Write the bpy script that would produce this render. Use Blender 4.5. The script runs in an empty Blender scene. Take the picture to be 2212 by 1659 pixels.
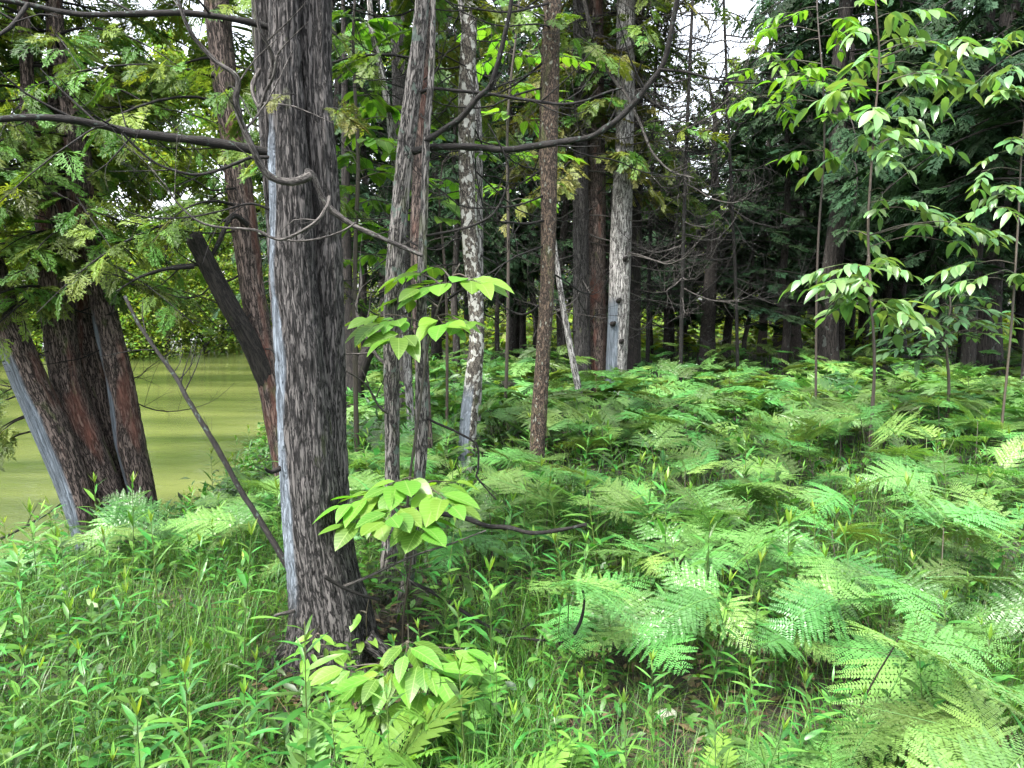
import bpy, math, random
import numpy as np
from mathutils import Vector, Matrix

# ------------------------------------------------------------------ camera, sky, sun, exposure
sc = bpy.context.scene
COL = sc.collection
EYE = 1.6
PITCH = math.radians(6.5)
FPX = 1671.0                      # focal length in pixels of a 2212 x 1659 picture

cam_d = bpy.data.cameras.new('camera')
cam_d.sensor_width = 36.0
cam_d.lens = 36.0 * FPX / 2212.0
cam_d.clip_start = 0.05
cam_d.clip_end = 600
cam = bpy.data.objects.new('camera', cam_d)
COL.objects.link(cam)
cam.location = (0, 0, EYE)
cam.rotation_euler = (math.radians(90) - PITCH, 0, 0)
sc.camera = cam

SUN_EL = math.radians(60)
SUN_AZ = math.radians(-140)         # compass angle the light comes from, 0 = +Y (ahead), negative = left
world = bpy.data.worlds.new('World')
sc.world = world
world.use_nodes = True
wn = world.node_tree.nodes; wl = world.node_tree.links
sky = wn.new('ShaderNodeTexSky')
sky.sky_type = 'NISHITA'
sky.sun_disc = False
sky.sun_elevation = SUN_EL
sky.sun_rotation = SUN_AZ
sky.air_density = 1.0
sky.dust_density = 3.0
hs = wn.new('ShaderNodeHueSaturation')
hs.inputs['Saturation'].default_value = 0.30     # thin white cloud
wl.new(sky.outputs[0], hs.inputs['Color'])
bg = wn['Background']
bg.inputs['Strength'].default_value = 0.15
wl.new(hs.outputs[0], bg.inputs['Color'])

sun_d = bpy.data.lights.new('sun', 'SUN')
sun_d.energy = 2.2
sun_d.angle = math.radians(9)
sun_d.color = (1.0, 0.96, 0.9)
sun = bpy.data.objects.new('sun', sun_d)
COL.objects.link(sun)
to_sun = Vector((math.sin(SUN_AZ) * math.cos(SUN_EL), math.cos(SUN_AZ) * math.cos(SUN_EL), math.sin(SUN_EL)))
sun.rotation_euler = to_sun.to_track_quat('Z', 'Y').to_euler()
sun.location = to_sun * 60

sc.view_settings.view_transform = 'Standard'
sc.view_settings.look = 'None'
sc.view_settings.gamma = 1.0
sc.view_settings.use_curve_mapping = False
sc.view_settings.exposure = 2.55
sc.render.engine = 'CYCLES'
cy = sc.cycles
cy.use_denoising = True
cy.max_bounces = 3
cy.diffuse_bounces = 2
cy.glossy_bounces = 2
cy.transmission_bounces = 4
cy.transparent_max_bounces = 4
cy.caustics_reflective = False
cy.caustics_refractive = False
cy.use_adaptive_sampling = True
cy.adaptive_threshold = 0.02
sc.render.use_persistent_data = False

# ------------------------------------------------------------------ helpers: pixels to places
def ray(u, v):
    x = (u - 1106.0) / FPX
    z = -(v - 829.5) / FPX
    c, s = math.cos(PITCH), math.sin(PITCH)
    return np.array([x, c + z * s, -s + z * c])

def at(u, v, Y):
    d = ray(u, v)
    return np.array([0, 0, EYE]) + d * (Y / d[1])

def px(w, Y):                       # size in metres of w pixels at distance Y
    return w / FPX * Y

SHORE = np.array([(-60, -14), (-24, 0.5), (-14, 2.2), (-8, 4.2), (-5.0, 5.3), (-3.9, 6.1), (-3.45, 7.4), (-3.6, 9.6), (-4.1, 12.4),
                  (-5.1, 17.5), (-7.4, 28), (-12, 40), (-20, 60), (-40, 95)], float)
WATER_Z = -0.7

def shore_dist(x, y):               # > 0 inland, < 0 over the river
    x = np.asarray(x, float); y = np.asarray(y, float)
    best = np.full(x.shape, 1e9); sign = np.ones(x.shape)
    for a, b in zip(SHORE[:-1], SHORE[1:]):
        ab = b - a
        t = np.clip(((x - a[0]) * ab[0] + (y - a[1]) * ab[1]) / (ab @ ab), 0, 1)
        dx = x - (a[0] + t * ab[0]); dy = y - (a[1] + t * ab[1])
        d = np.hypot(dx, dy)
        cr = ab[0] * dy - ab[1] * dx
        m = d < best
        best = np.where(m, d, best); sign = np.where(m, np.where(cr < 0, 1.0, -1.0), sign)
    return best * sign

def hash3(ix, iy, iz):
    h = (ix.astype(np.int64) * 374761393 + iy.astype(np.int64) * 668265263 + iz.astype(np.int64) * 2147483647 // 7)
    h = (h ^ (h >> 13)) * 1274126177
    h = h ^ (h >> 16)
    return (h & 0xFFFF) / 65535.0

def noise(x, y, z=None):
    x = np.asarray(x, float); y = np.asarray(y, float)
    z = np.zeros_like(x) if z is None else np.asarray(z, float)
    ix, iy, iz = np.floor(x), np.floor(y), np.floor(z)
    fx, fy, fz = x - ix, y - iy, z - iz
    fx, fy, fz = [f * f * (3 - 2 * f) for f in (fx, fy, fz)]
    r = 0
    for dx in (0, 1):
        for dy in (0, 1):
            for dz in (0, 1):
                w = (fx if dx else 1 - fx) * (fy if dy else 1 - fy) * (fz if dz else 1 - fz)
                r = r + w * hash3(ix + dx, iy + dy, iz + dz)
    return r

def terrain(x, y):
    x = np.asarray(x, float); y = np.asarray(y, float)
    s = shore_dist(x, y)
    t = np.clip(s / 3.2, 0, 1)
    t = t * t * (3 - 2 * t) * 0.55 + t * 0.45
    h = np.where(s > 0, WATER_Z - 0.02 + (0.72) * t, WATER_Z - 0.02 + 0.4 * np.maximum(s, -2.5))
    # the far bank of the river
    far = np.clip((-s - 20.5) / 3.0, 0, 1)
    h = h + far * (2.2 + 0.03 * np.clip(-s - 22, 0, 80))
    amp = np.clip(s, 0, 1)
    return h + amp * (0.10 * (noise(x * 0.7, y * 0.7) - 0.5) + 0.05 * (noise(x * 2.3 + 9, y * 2.3) - 0.5))

def gz(x, y):
    return float(terrain(np.array([x]), np.array([y]))[0])

def ground_at(u, v):
    d = ray(u, v); t = 0.5
    while t < 120:
        p = np.array([0, 0, EYE]) + d * t
        if p[2] < gz(p[0], p[1]):
            return p
        t += 0.04
    return p

# ------------------------------------------------------------------ helpers: meshes
class Geo:
    """collects vertices and faces; build() links them as ONE mesh object"""
    def __init__(self):
        self.V, self.F3, self.F4, self.bark, self.tint, self.bare = [], [], [], [], [], []
        self.n = 0

    def add(self, V, F3=None, F4=None, bark=None, tint=0.0, bare=0.0):
        V = np.asarray(V, float).reshape(-1, 3); k = len(V)
        if F3 is not None and len(F3): self.F3.append(np.asarray(F3, np.int64).reshape(-1, 3) + self.n)
        if F4 is not None and len(F4): self.F4.append(np.asarray(F4, np.int64).reshape(-1, 4) + self.n)
        self.V.append(V)
        self.bark.append(np.zeros((k, 3)) if bark is None else bark)
        self.tint.append(np.broadcast_to(np.asarray(tint, float), (k,)))
        self.bare.append(np.broadcast_to(np.asarray(bare, float), (k,)))
        self.n += k
        return self

    def mesh(self, name, mat, base=(0, 0, 0), smooth=True):
        V = np.concatenate(self.V) - np.asarray(base, float)
        F3 = np.concatenate(self.F3) if self.F3 else np.zeros((0, 3), np.int64)
        F4 = np.concatenate(self.F4) if self.F4 else np.zeros((0, 4), np.int64)
        me = bpy.data.meshes.new(name)
        me.vertices.add(len(V)); me.vertices.foreach_set('co', V.astype(np.float32).ravel())
        nl = F3.size + F4.size; nf = len(F3) + len(F4)
        me.loops.add(nl); me.polygons.add(nf)
        me.loops.foreach_set('vertex_index', np.concatenate([F3.ravel(), F4.ravel()]).astype(np.int32))
        tot = np.concatenate([np.full(len(F3), 3), np.full(len(F4), 4)]).astype(np.int32)
        st = np.concatenate([[0], np.cumsum(tot)[:-1]]).astype(np.int32)
        me.polygons.foreach_set('loop_start', st)
        me.polygons.foreach_set('loop_total', tot)
        me.polygons.foreach_set('use_smooth', np.full(nf, smooth, bool))
        if any(b.any() for b in self.bark):
            a = me.attributes.new('bark', 'FLOAT_VECTOR', 'POINT')
            a.data.foreach_set('vector', np.concatenate(self.bark).astype(np.float32).ravel())
        a = me.attributes.new('tint', 'FLOAT', 'POINT')
        a.data.foreach_set('value', np.concatenate(self.tint).astype(np.float32))
        b = np.concatenate(self.bare)
        if b.any():
            a = me.attributes.new('bare', 'FLOAT', 'POINT')
            a.data.foreach_set('value', b.astype(np.float32))
        for m in (mat if isinstance(mat, (list, tuple)) else [mat]):
            me.materials.append(m)
        me.update(calc_edges=True)
        return me

def link(name, me, parent=None, loc=None, rot=None, scale=None, label=None, cat=None, group=None, kind=None):
    o = bpy.data.objects.new(name, me)
    COL.objects.link(o)
    if parent is not None: o.parent = parent
    if loc is not None: o.location = loc
    if rot is not None: o.rotation_euler = rot
    if scale is not None: o.scale = (scale,) * 3 if np.isscalar(scale) else scale
    if label: o['label'] = label
    if cat: o['category'] = cat
    if group: o['group'] = group
    if kind: o['kind'] = kind
    return o

def thing(name, label, cat, loc, group=None):
    return link(name, None, loc=loc, label=label, cat=cat, group=group)

def part(name, geo, mat, parent, kind=None, label=None, smooth=True):
    me = geo.mesh(name, mat, base=parent_base(parent), smooth=smooth)
    return link(name, me, parent, kind=kind, label=label)

def parent_base(o):
    b = Vector((0, 0, 0))
    while o is not None:
        b = b + o.location; o = o.parent
    return b

def copy_tree(o, parent=None):
    c = o.copy(); COL.objects.link(c); c.parent = parent
    for ch in o.children:
        if ch.name in KIDS_SKIP: continue
        copy_tree(ch, c)
    return c
KIDS_SKIP = set()

def smooth_line(P, n):
    P = np.asarray(P, float)
    if len(P) == 2:
        t = np.linspace(0, 1, n)[:, None]
        return P[0] * (1 - t) + P[1] * t
    Q = np.vstack([2 * P[0] - P[1], P, 2 * P[-1] - P[-2]])
    seg = np.linspace(0, len(P) - 1 - 1e-6, n)
    i = seg.astype(int); t = (seg - i)[:, None]
    a, b, c, d = Q[i], Q[i + 1], Q[i + 2], Q[i + 3]
    return 0.5 * ((2 * b) + (c - a) * t + (2 * a - 5 * b + 4 * c - d) * t ** 2 + (3 * b - a - 3 * c + d) * t ** 3)

def smooth_val(R, n):
    R = np.asarray(R, float)
    return np.interp(np.linspace(0, len(R) - 1, n), np.arange(len(R)), R)

def tube(geo, P, R, sides=8, relief=None, tint=0.0, bare_skylit_fn=None, boff=0.0, cap=True):
    P = np.asarray(P, float); n = len(P)
    R = np.broadcast_to(np.asarray(R, float), (n,))
    T = np.gradient(P, axis=0); T /= np.linalg.norm(T, axis=1)[:, None] + 1e-12
    ref = np.array([0, 1.0, 0]) if abs(T[0][1]) < 0.8 else np.array([1.0, 0, 0])
    N = np.zeros((n, 3)); v = ref - T[0] * (ref @ T[0]); N[0] = v / np.linalg.norm(v)
    for i in range(1, n):
        v = N[i - 1] - T[i] * (N[i - 1] @ T[i]); N[i] = v / (np.linalg.norm(v) + 1e-12)
    B = np.cross(T, N)
    th = np.linspace(0, 2 * np.pi, sides, endpoint=False)
    s = np.concatenate([[0], np.cumsum(np.linalg.norm(np.diff(P, axis=0), axis=1))])
    TH, S = np.meshgrid(th, s)
    RR = np.repeat(R[:, None], sides, 1)
    bark = np.stack([RR * np.cos(TH) + boff, RR * np.sin(TH) + boff * 0.37, S + boff * 3], -1)
    if relief is not None:
        RR = RR + relief(TH, S, RR, bark)
    V = P[:, None, :] + RR[..., None] * (np.cos(TH)[..., None] * N[:, None, :] + np.sin(TH)[..., None] * B[:, None, :])
    bare = 0.0 if bare_skylit_fn is None else bare_skylit_fn(V.reshape(-1, 3), np.repeat(P, sides, 0), S.ravel())
    i = np.arange(n - 1)[:, None] * sides; j = np.arange(sides)[None, :]; jn = (j + 1) % sides
    F4 = np.stack([i + j, i + jn, i + sides + jn, i + sides + j], -1).reshape(-1, 4)
    VV = V.reshape(-1, 3); bk = bark.reshape(-1, 3)
    if cap:
        VV = np.vstack([VV, P[0], P[-1]]); bk = np.vstack([bk, bk[0], bk[-1]])
        m = n * sides; jj = np.arange(sides); jn = (jj + 1) % sides; e = (n - 1) * sides
        F3 = np.vstack([np.stack([np.full(sides, m), jn, jj], -1), np.stack([np.full(sides, m + 1), e + jj, e + jn], -1)])
        if bare_skylit_fn is not None: bare = np.concatenate([bare, [0, 0]])
    else:
        F3 = None
    geo.add(VV, F3, F4, bark=bk, tint=tint, bare=bare)

def stamp(geo, Vt, Ft, M, T, tint=None):
    """stamp a template (verts Vt, tris Ft) at k places; M (k,3,3) columns are axes, T (k,3)"""
    k = len(T); m = len(Vt)
    V = np.einsum('kij,mj->kmi', M, Vt) + np.asarray(T)[:, None, :]
    F = (Ft[None] + (np.arange(k) * m)[:, None, None]).reshape(-1, 3)
    tt = 0.0 if tint is None else np.repeat(tint, m)
    geo.add(V.reshape(-1, 3), F, tint=tt)

def axes(D, U, size):
    """rotation matrices whose x axis is D, z axis near U, scaled by size"""
    D = D / (np.linalg.norm(D, axis=1)[:, None] + 1e-9)
    Y = np.cross(U, D); Y /= np.linalg.norm(Y, axis=1)[:, None] + 1e-9
    Z = np.cross(D, Y)
    return np.stack([D, Y, Z], -1) * np.asarray(size)[:, None, None]

# ------------------------------------------------------------------ materials
def mat_new(name):
    m = bpy.data.materials.new(name); m.use_nodes = True
    nt = m.node_tree
    for n in list(nt.nodes): nt.nodes.remove(n)
    out = nt.nodes.new('ShaderNodeOutputMaterial')
    return m, nt.nodes, nt.links, out

def leaf_mat(name, col, trans=0.35, rough=0.42, var=0.5, hue=0.03, spec=0.5, tcol=None, vein=None):
    m, N, L, out = mat_new(name)
    a = N.new('ShaderNodeAttribute'); a.attribute_name = 'tint'
    oi = N.new('ShaderNodeObjectInfo')
    add = N.new('ShaderNodeMath'); add.operation = 'ADD'
    L.new(a.outputs['Fac'], add.inputs[0]); L.new(oi.outputs['Random'], add.inputs[1])
    fr = N.new('ShaderNodeMath'); fr.operation = 'FRACT'; L.new(add.outputs[0], fr.inputs[0])
    m2 = N.new('ShaderNodeMath'); m2.operation = 'MULTIPLY'; m2.inputs[1].default_value = 7.31
    L.new(fr.outputs[0], m2.inputs[0])
    fr2 = N.new('ShaderNodeMath'); fr2.operation = 'FRACT'; L.new(m2.outputs[0], fr2.inputs[0])
    hv = N.new('ShaderNodeMapRange'); hv.inputs['To Min'].default_value = 0.5 - hue; hv.inputs['To Max'].default_value = 0.5 + hue
    L.new(fr2.outputs[0], hv.inputs['Value'])
    vv = N.new('ShaderNodeMapRange'); vv.inputs['To Min'].default_value = 1 - var; vv.inputs['To Max'].default_value = 1 + var
    L.new(fr.outputs[0], vv.inputs['Value'])
    h = N.new('ShaderNodeHueSaturation'); h.inputs['Color'].default_value = (*col, 1)
    L.new(hv.outputs[0], h.inputs['Hue']); L.new(vv.outputs[0], h.inputs['Value'])
    csock = h.outputs[0]
    if vein:                         # pale midrib and side veins in the leaf's own coordinates
        tc = N.new('ShaderNodeTexCoord'); sx = N.new('ShaderNodeSeparateXYZ'); L.new(tc.outputs['Object'], sx.inputs[0])
        def mth(op, a, b=None):
            q = N.new('ShaderNodeMath'); q.operation = op
            for i, v in enumerate((a, b)):
                if v is None: continue
                if isinstance(v, (int, float)): q.inputs[i].default_value = v
                else: L.new(v, q.inputs[i])
            return q.outputs[0]
        ay = mth('ABSOLUTE', sx.outputs['Y'])
        ph = mth('MULTIPLY', mth('SUBTRACT', sx.outputs['X'], mth('MULTIPLY', ay, 0.75)), 52.0)
        sv = mth('GREATER_THAN', mth('SINE', ph), 0.80)
        md = mth('LESS_THAN', ay, 0.012)
        vf = mth('MULTIPLY', mth('MAXIMUM', mth('MULTIPLY', sv, 0.45), md), 0.6)
        mv = N.new('ShaderNodeMix'); mv.data_type = 'RGBA'
        L.new(vf, mv.inputs[0]); L.new(csock, mv.inputs[6]); mv.inputs[7].default_value = (0.20, 0.30, 0.09, 1)
        csock = mv.outputs[2]
    p = N.new('ShaderNodeBsdfPrincipled')
    p.inputs['Roughness'].default_value = rough
    p.inputs['Specular IOR Level'].default_value = spec
    L.new(csock, p.inputs['Base Color'])
    t = N.new('ShaderNodeBsdfTranslucent')
    mx = N.new('ShaderNodeMix'); mx.data_type = 'RGBA'; mx.blend_type = 'MULTIPLY'; mx.inputs[0].default_value = 1.0
    L.new(csock, mx.inputs[6]); mx.inputs[7].default_value = (*(tcol or (1.7, 1.5, 0.6)), 1)
    L.new(mx.outputs[2], t.inputs['Color'])
    ms = N.new('ShaderNodeMixShader'); ms.inputs[0].default_value = trans
    L.new(p.outputs[0], ms.inputs[1]); L.new(t.outputs[0], ms.inputs[2])
    L.new(ms.outputs[0], out.inputs['Surface'])
    return m

def bark_mat(name, dark, light, fx=60, fz=4, lichen=None, lich_amt=0.0, lich_scale=28, moss=0.0, bump=0.6, warm=None, warm_amt=0.0, dist=0.004):
    m, N, L, out = mat_new(name)
    a = N.new('ShaderNodeAttribute'); a.attribute_name = 'bark'
    mp = N.new('ShaderNodeMapping'); mp.inputs['Scale'].default_value = (fx, fx, fz)
    L.new(a.outputs['Vector'], mp.inputs['Vector'])
    nz = N.new('ShaderNodeTexNoise'); nz.inputs['Scale'].default_value = 1.0
    nz.inputs['Detail'].default_value = 4; nz.inputs['Roughness'].default_value = 0.7; nz.inputs['Distortion'].default_value = 0.4
    L.new(mp.outputs[0], nz.inputs['Vector'])
    rp = N.new('ShaderNodeValToRGB')
    mixc = lambda f: tuple(dark[i] * (1 - f) + light[i] * f for i in range(3)) + (1,)
    e = rp.color_ramp.elements
    e[0].position = 0.30; e[0].color = mixc(0.45)
    e[1].position = 0.72; e[1].color = mixc(0.75)
    for ps, f in ((0.42, 1.0), (0.475, 0.02), (0.505, 0.0), (0.545, 0.30), (0.60, 0.95)):
        x = e.new(ps); x.color = mixc(f)
    L.new(nz.outputs['Fac'], rp.inputs['Fac'])
    rh_ = N.new('ShaderNodeValToRGB'); e = rh_.color_ramp.elements
    e[0].position = 0.30; e[0].color = (0.75,) * 3 + (1,); e[1].position = 0.72; e[1].color = (0.9,) * 3 + (1,)
    for ps, f in ((0.43, 1.0), (0.48, 0.0), (0.505, 0.0), (0.56, 0.8)):
        x = e.new(ps); x.color = (f, f, f, 1)
    L.new(nz.outputs['Fac'], rh_.inputs['Fac'])
    col = rp.outputs[0]
    def over(col, facsock, c):
        mx = N.new('ShaderNodeMix'); mx.data_type = 'RGBA'
        L.new(facsock, mx.inputs[0]); L.new(col, mx.inputs[6]); mx.inputs[7].default_value = (*c, 1)
        return mx.outputs[2]
    def mask(scale, lo, hi, zs=1.0):
        mp2 = N.new('ShaderNodeMapping'); mp2.inputs['Scale'].default_value = (scale, scale, scale * zs)
        L.new(a.outputs['Vector'], mp2.inputs['Vector'])
        n2 = N.new('ShaderNodeTexNoise'); n2.inputs['Scale'].default_value = 1.0; n2.inputs['Detail'].default_value = 4
        L.new(mp2.outputs[0], n2.inputs['Vector'])
        mr = N.new('ShaderNodeMapRange'); mr.inputs['From Min'].default_value = lo; mr.inputs['From Max'].default_value = hi
        L.new(n2.outputs['Fac'], mr.inputs['Value'])
        return mr.outputs[0]
    if warm:
        col = over(col, mask(7, 0.62 - warm_amt * 0.3, 0.80 - warm_amt * 0.3, 0.25), warm)
    if moss > 0:
        col = over(col, mask(9, 0.66 - moss * 0.25, 0.82 - moss * 0.2, 0.4), (0.075, 0.095, 0.028))
    if lichen:
        col = over(col, mask(lich_scale, 0.66 - lich_amt * 0.25, 0.70 - lich_amt * 0.25, 0.7), lichen)
    ab = N.new('ShaderNodeAttribute'); ab.attribute_name = 'bare'  # mask for bare wood and for strips of painted sky light
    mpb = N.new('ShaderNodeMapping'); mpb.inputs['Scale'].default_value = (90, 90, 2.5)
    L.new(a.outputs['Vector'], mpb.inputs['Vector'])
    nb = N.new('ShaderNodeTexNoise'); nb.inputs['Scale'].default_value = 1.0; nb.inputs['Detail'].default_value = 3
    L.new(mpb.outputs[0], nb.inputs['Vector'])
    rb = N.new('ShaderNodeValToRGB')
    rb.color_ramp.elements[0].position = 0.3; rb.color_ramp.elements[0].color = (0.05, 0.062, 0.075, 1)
    rb.color_ramp.elements[1].position = 0.6; rb.color_ramp.elements[1].color = (0.17, 0.20, 0.235, 1)  # blue-grey of weathered wood, also used to paint sky light on trunk sides
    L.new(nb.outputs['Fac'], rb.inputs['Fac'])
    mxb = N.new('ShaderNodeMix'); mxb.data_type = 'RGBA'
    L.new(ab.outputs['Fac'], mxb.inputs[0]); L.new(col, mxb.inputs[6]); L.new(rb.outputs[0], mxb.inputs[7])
    p = N.new('ShaderNodeBsdfPrincipled'); p.inputs['Roughness'].default_value = 0.82
    p.inputs['Specular IOR Level'].default_value = 0.3
    L.new(mxb.outputs[2], p.inputs['Base Color'])
    b = N.new('ShaderNodeBump'); b.inputs['Strength'].default_value = bump; b.inputs['Distance'].default_value = dist
    L.new(rh_.outputs[0], b.inputs['Height']); L.new(b.outputs[0], p.inputs['Normal'])
    L.new(p.outputs[0], out.inputs['Surface'])
    return m

M = {}
M['cedar_bark'] = bark_mat('cedar_bark', (0.0035, 0.003, 0.003), (0.080, 0.074, 0.071), 66, 7.0, moss=0.06, bump=1.0, dist=0.010)
M['red_bark'] = bark_mat('red_bark', (0.009, 0.006, 0.005), (0.15, 0.115, 0.10), 60, 8.0, moss=0.22, bump=1.0, warm=(0.12, 0.048, 0.034), warm_amt=0.30, dist=0.009)
M['pale_bark'] = bark_mat('pale_bark', (0.03, 0.027, 0.025), (0.42, 0.405, 0.39), 50, 5, lichen=(0.40, 0.41, 0.38), lich_amt=0.12, lich_scale=40, bump=0.9, dist=0.01)
M['lichen_bark'] = bark_mat('lichen_bark', (0.022, 0.018, 0.015), (0.16, 0.145, 0.12), 60, 20, lichen=(0.42, 0.425, 0.39), lich_amt=0.55, lich_scale=22, moss=0.35, bump=1.0, dist=0.008)
M['brown_bark'] = bark_mat('brown_bark', (0.010, 0.007, 0.005), (0.115, 0.082, 0.058), 65, 24, lichen=(0.19, 0.20, 0.165), lich_amt=0.18, lich_scale=30, moss=0.42, bump=1.0, dist=0.008)
M['moss_bark'] = bark_mat('moss_bark', (0.010, 0.009, 0.008), (0.20, 0.186, 0.172), 65, 9, lichen=(0.10, 0.13, 0.11), lich_amt=0.28, lich_scale=24, moss=0.30, bump=1.0, dist=0.007)
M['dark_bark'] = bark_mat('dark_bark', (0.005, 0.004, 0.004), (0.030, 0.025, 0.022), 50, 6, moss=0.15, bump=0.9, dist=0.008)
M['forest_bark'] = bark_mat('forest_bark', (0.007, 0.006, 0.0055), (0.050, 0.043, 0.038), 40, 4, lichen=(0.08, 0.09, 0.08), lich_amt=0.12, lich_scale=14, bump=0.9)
M['dead_wood'] = bark_mat('dead_wood', (0.002, 0.0018, 0.0016), (0.013, 0.011, 0.0095), 120, 14, lichen=(0.035, 0.05, 0.042), lich_amt=0.15, lich_scale=60, bump=0.6, dist=0.002)
M['grey_twig'] = bark_mat('grey_twig', (0.012, 0.010, 0.009), (0.095, 0.087, 0.080), 120, 14, lichen=(0.11, 0.12, 0.10), lich_amt=0.12, lich_scale=60, bump=0.5, dist=0.002)
M['green_stem'] = leaf_mat('green_stem', (0.06, 0.10, 0.022), trans=0.05, rough=0.5, var=0.3)
M['brown_stem'] = leaf_mat('brown_stem', (0.035, 0.028, 0.018), trans=0.0, rough=0.6, var=0.4)
M['fern'] = leaf_mat('fern', (0.084, 0.188, 0.044), trans=0.30, rough=0.40, var=0.5, hue=0.035, spec=0.55)
M['grass'] = leaf_mat('grass', (0.046, 0.122, 0.014), trans=0.36, rough=0.45, var=0.65, hue=0.03, spec=0.4)
M['straw'] = leaf_mat('straw', (0.075, 0.052, 0.027), trans=0.15, rough=0.6, var=0.8, hue=0.02)
M['cover'] = leaf_mat('cover', (0.036, 0.105, 0.016), trans=0.36, rough=0.45, var=0.65, hue=0.03, spec=0.4)
M['herb'] = leaf_mat('herb', (0.052, 0.158, 0.025), trans=0.34, rough=0.40, var=0.5, hue=0.03, spec=0.5)
M['herb_young'] = leaf_mat('herb_young', (0.12, 0.22, 0.03), trans=0.42, rough=0.45, var=0.35, hue=0.03, spec=0.4)
M['front_fern'] = leaf_mat('front_fern', (0.09, 0.20, 0.03), trans=0.38, rough=0.5, var=0.35, hue=0.02, spec=0.3)
M['sap_leaf'] = leaf_mat('sap_leaf', (0.088, 0.198, 0.022), trans=0.42, rough=0.42, var=0.4, hue=0.02, spec=0.45, tcol=(1.4, 1.5, 0.5), vein=True)
M['ash_leaf'] = leaf_mat('ash_leaf', (0.10, 0.205, 0.065), trans=0.35, rough=0.34, var=0.4, hue=0.03, spec=0.8)
M['shrub_leaf'] = leaf_mat('shrub_leaf', (0.055, 0.13, 0.045), trans=0.35, rough=0.42, var=0.45, hue=0.02, spec=0.5)
M['cedar'] = leaf_mat('cedar', (0.075, 0.135, 0.022), trans=0.40, rough=0.5, var=0.6, hue=0.04, spec=0.3)
M['cedar_olive'] = leaf_mat('cedar_olive', (0.10, 0.115, 0.025), trans=0.35, rough=0.5, var=0.5, hue=0.03, spec=0.3)
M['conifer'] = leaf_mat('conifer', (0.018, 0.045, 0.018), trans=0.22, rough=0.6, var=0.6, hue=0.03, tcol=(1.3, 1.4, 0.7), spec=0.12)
M['far_leaf'] = leaf_mat('far_leaf', (0.11, 0.185, 0.028), trans=0.45, rough=0.5, var=0.5, hue=0.04, spec=0.3)
M['flower'] = leaf_mat('flower', (0.75, 0.75, 0.7), trans=0.3, rough=0.6, var=0.1, hue=0.0)

def ground_mat():
    m, N, L, out = mat_new('forest_soil')
    tc = N.new('ShaderNodeTexCoord')
    n1 = N.new('ShaderNodeTexNoise'); n1.inputs['Scale'].default_value = 9; n1.inputs['Detail'].default_value = 8
    n2 = N.new('ShaderNodeTexNoise'); n2.inputs['Scale'].default_value = 70; n2.inputs['Detail'].default_value = 4
    L.new(tc.outputs['Object'], n1.inputs['Vector']); L.new(tc.outputs['Object'], n2.inputs['Vector'])
    rp = N.new('ShaderNodeValToRGB')
    e = rp.color_ramp.elements
    e[0].position = 0.35; e[0].color = (0.006, 0.0045, 0.0035, 1)
    e[1].position = 0.7; e[1].color = (0.030, 0.022, 0.014, 1)
    x = e.new(0.55); x.color = (0.014, 0.011, 0.007, 1)
    mx = N.new('ShaderNodeMath'); mx.operation = 'ADD'
    s = N.new('ShaderNodeMath'); s.operation = 'MULTIPLY_ADD'; s.inputs[1].default_value = 0.5; s.inputs[2].default_value = -0.25
    L.new(n2.outputs['Fac'], s.inputs[0]); L.new(n1.outputs['Fac'], mx.inputs[0]); L.new(s.outputs[0], mx.inputs[1])
    L.new(mx.outputs[0], rp.inputs['Fac'])
    p = N.new('ShaderNodeBsdfPrincipled'); p.inputs['Roughness'].default_value = 0.9
    L.new(rp.outputs[0], p.inputs['Base Color'])
    b = N.new('ShaderNodeBump'); b.inputs['Strength'].default_value = 0.8; b.inputs['Distance'].default_value = 0.03
    L.new(mx.outputs[0], b.inputs['Height']); L.new(b.outputs[0], p.inputs['Normal'])
    L.new(p.outputs[0], out.inputs['Surface'])
    return m

def water_mat():
    m, N, L, out = mat_new('river_water')
    tc = N.new('ShaderNodeTexCoord')
    mp = N.new('ShaderNodeMapping'); mp.inputs['Scale'].default_value = (0.55, 2.4, 1); mp.inputs['Rotation'].default_value = (0, 0, 0.12)
    L.new(tc.outputs['Object'], mp.inputs['Vector'])
    n1 = N.new('ShaderNodeTexNoise'); n1.inputs['Scale'].default_value = 1.1; n1.inputs['Detail'].default_value = 8; n1.inputs['Roughness'].default_value = 0.6; n1.inputs['Distortion'].default_value = 0.8
    L.new(mp.outputs[0], n1.inputs['Vector'])
    n2 = N.new('ShaderNodeTexNoise'); n2.inputs['Scale'].default_value = 0.25; n2.inputs['Detail'].default_value = 3
    L.new(mp.outputs[0], n2.inputs['Vector'])
    rp = N.new('ShaderNodeValToRGB')
    rp.color_ramp.elements[0].position = 0.35; rp.color_ramp.elements[0].color = (0.028, 0.042, 0.012, 1)
    rp.color_ramp.elements[1].position = 0.65; rp.color_ramp.elements[1].color = (0.095, 0.112, 0.034, 1)
    L.new(n2.outputs['Fac'], rp.inputs['Fac'])
    p = N.new('ShaderNodeBsdfPrincipled'); p.inputs['Roughness'].default_value = 0.04; p.inputs['IOR'].default_value = 1.33
    L.new(rp.outputs[0], p.inputs['Base Color'])
    b = N.new('ShaderNodeBump'); b.inputs['Strength'].default_value = 0.30; b.inputs['Distance'].default_value = 0.05
    L.new(n1.outputs['Fac'], b.inputs['Height']); L.new(b.outputs[0], p.inputs['Normal'])
    L.new(p.outputs[0], out.inputs['Surface'])
    return m
M['soil'] = ground_mat(); M['water'] = water_mat()

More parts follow.
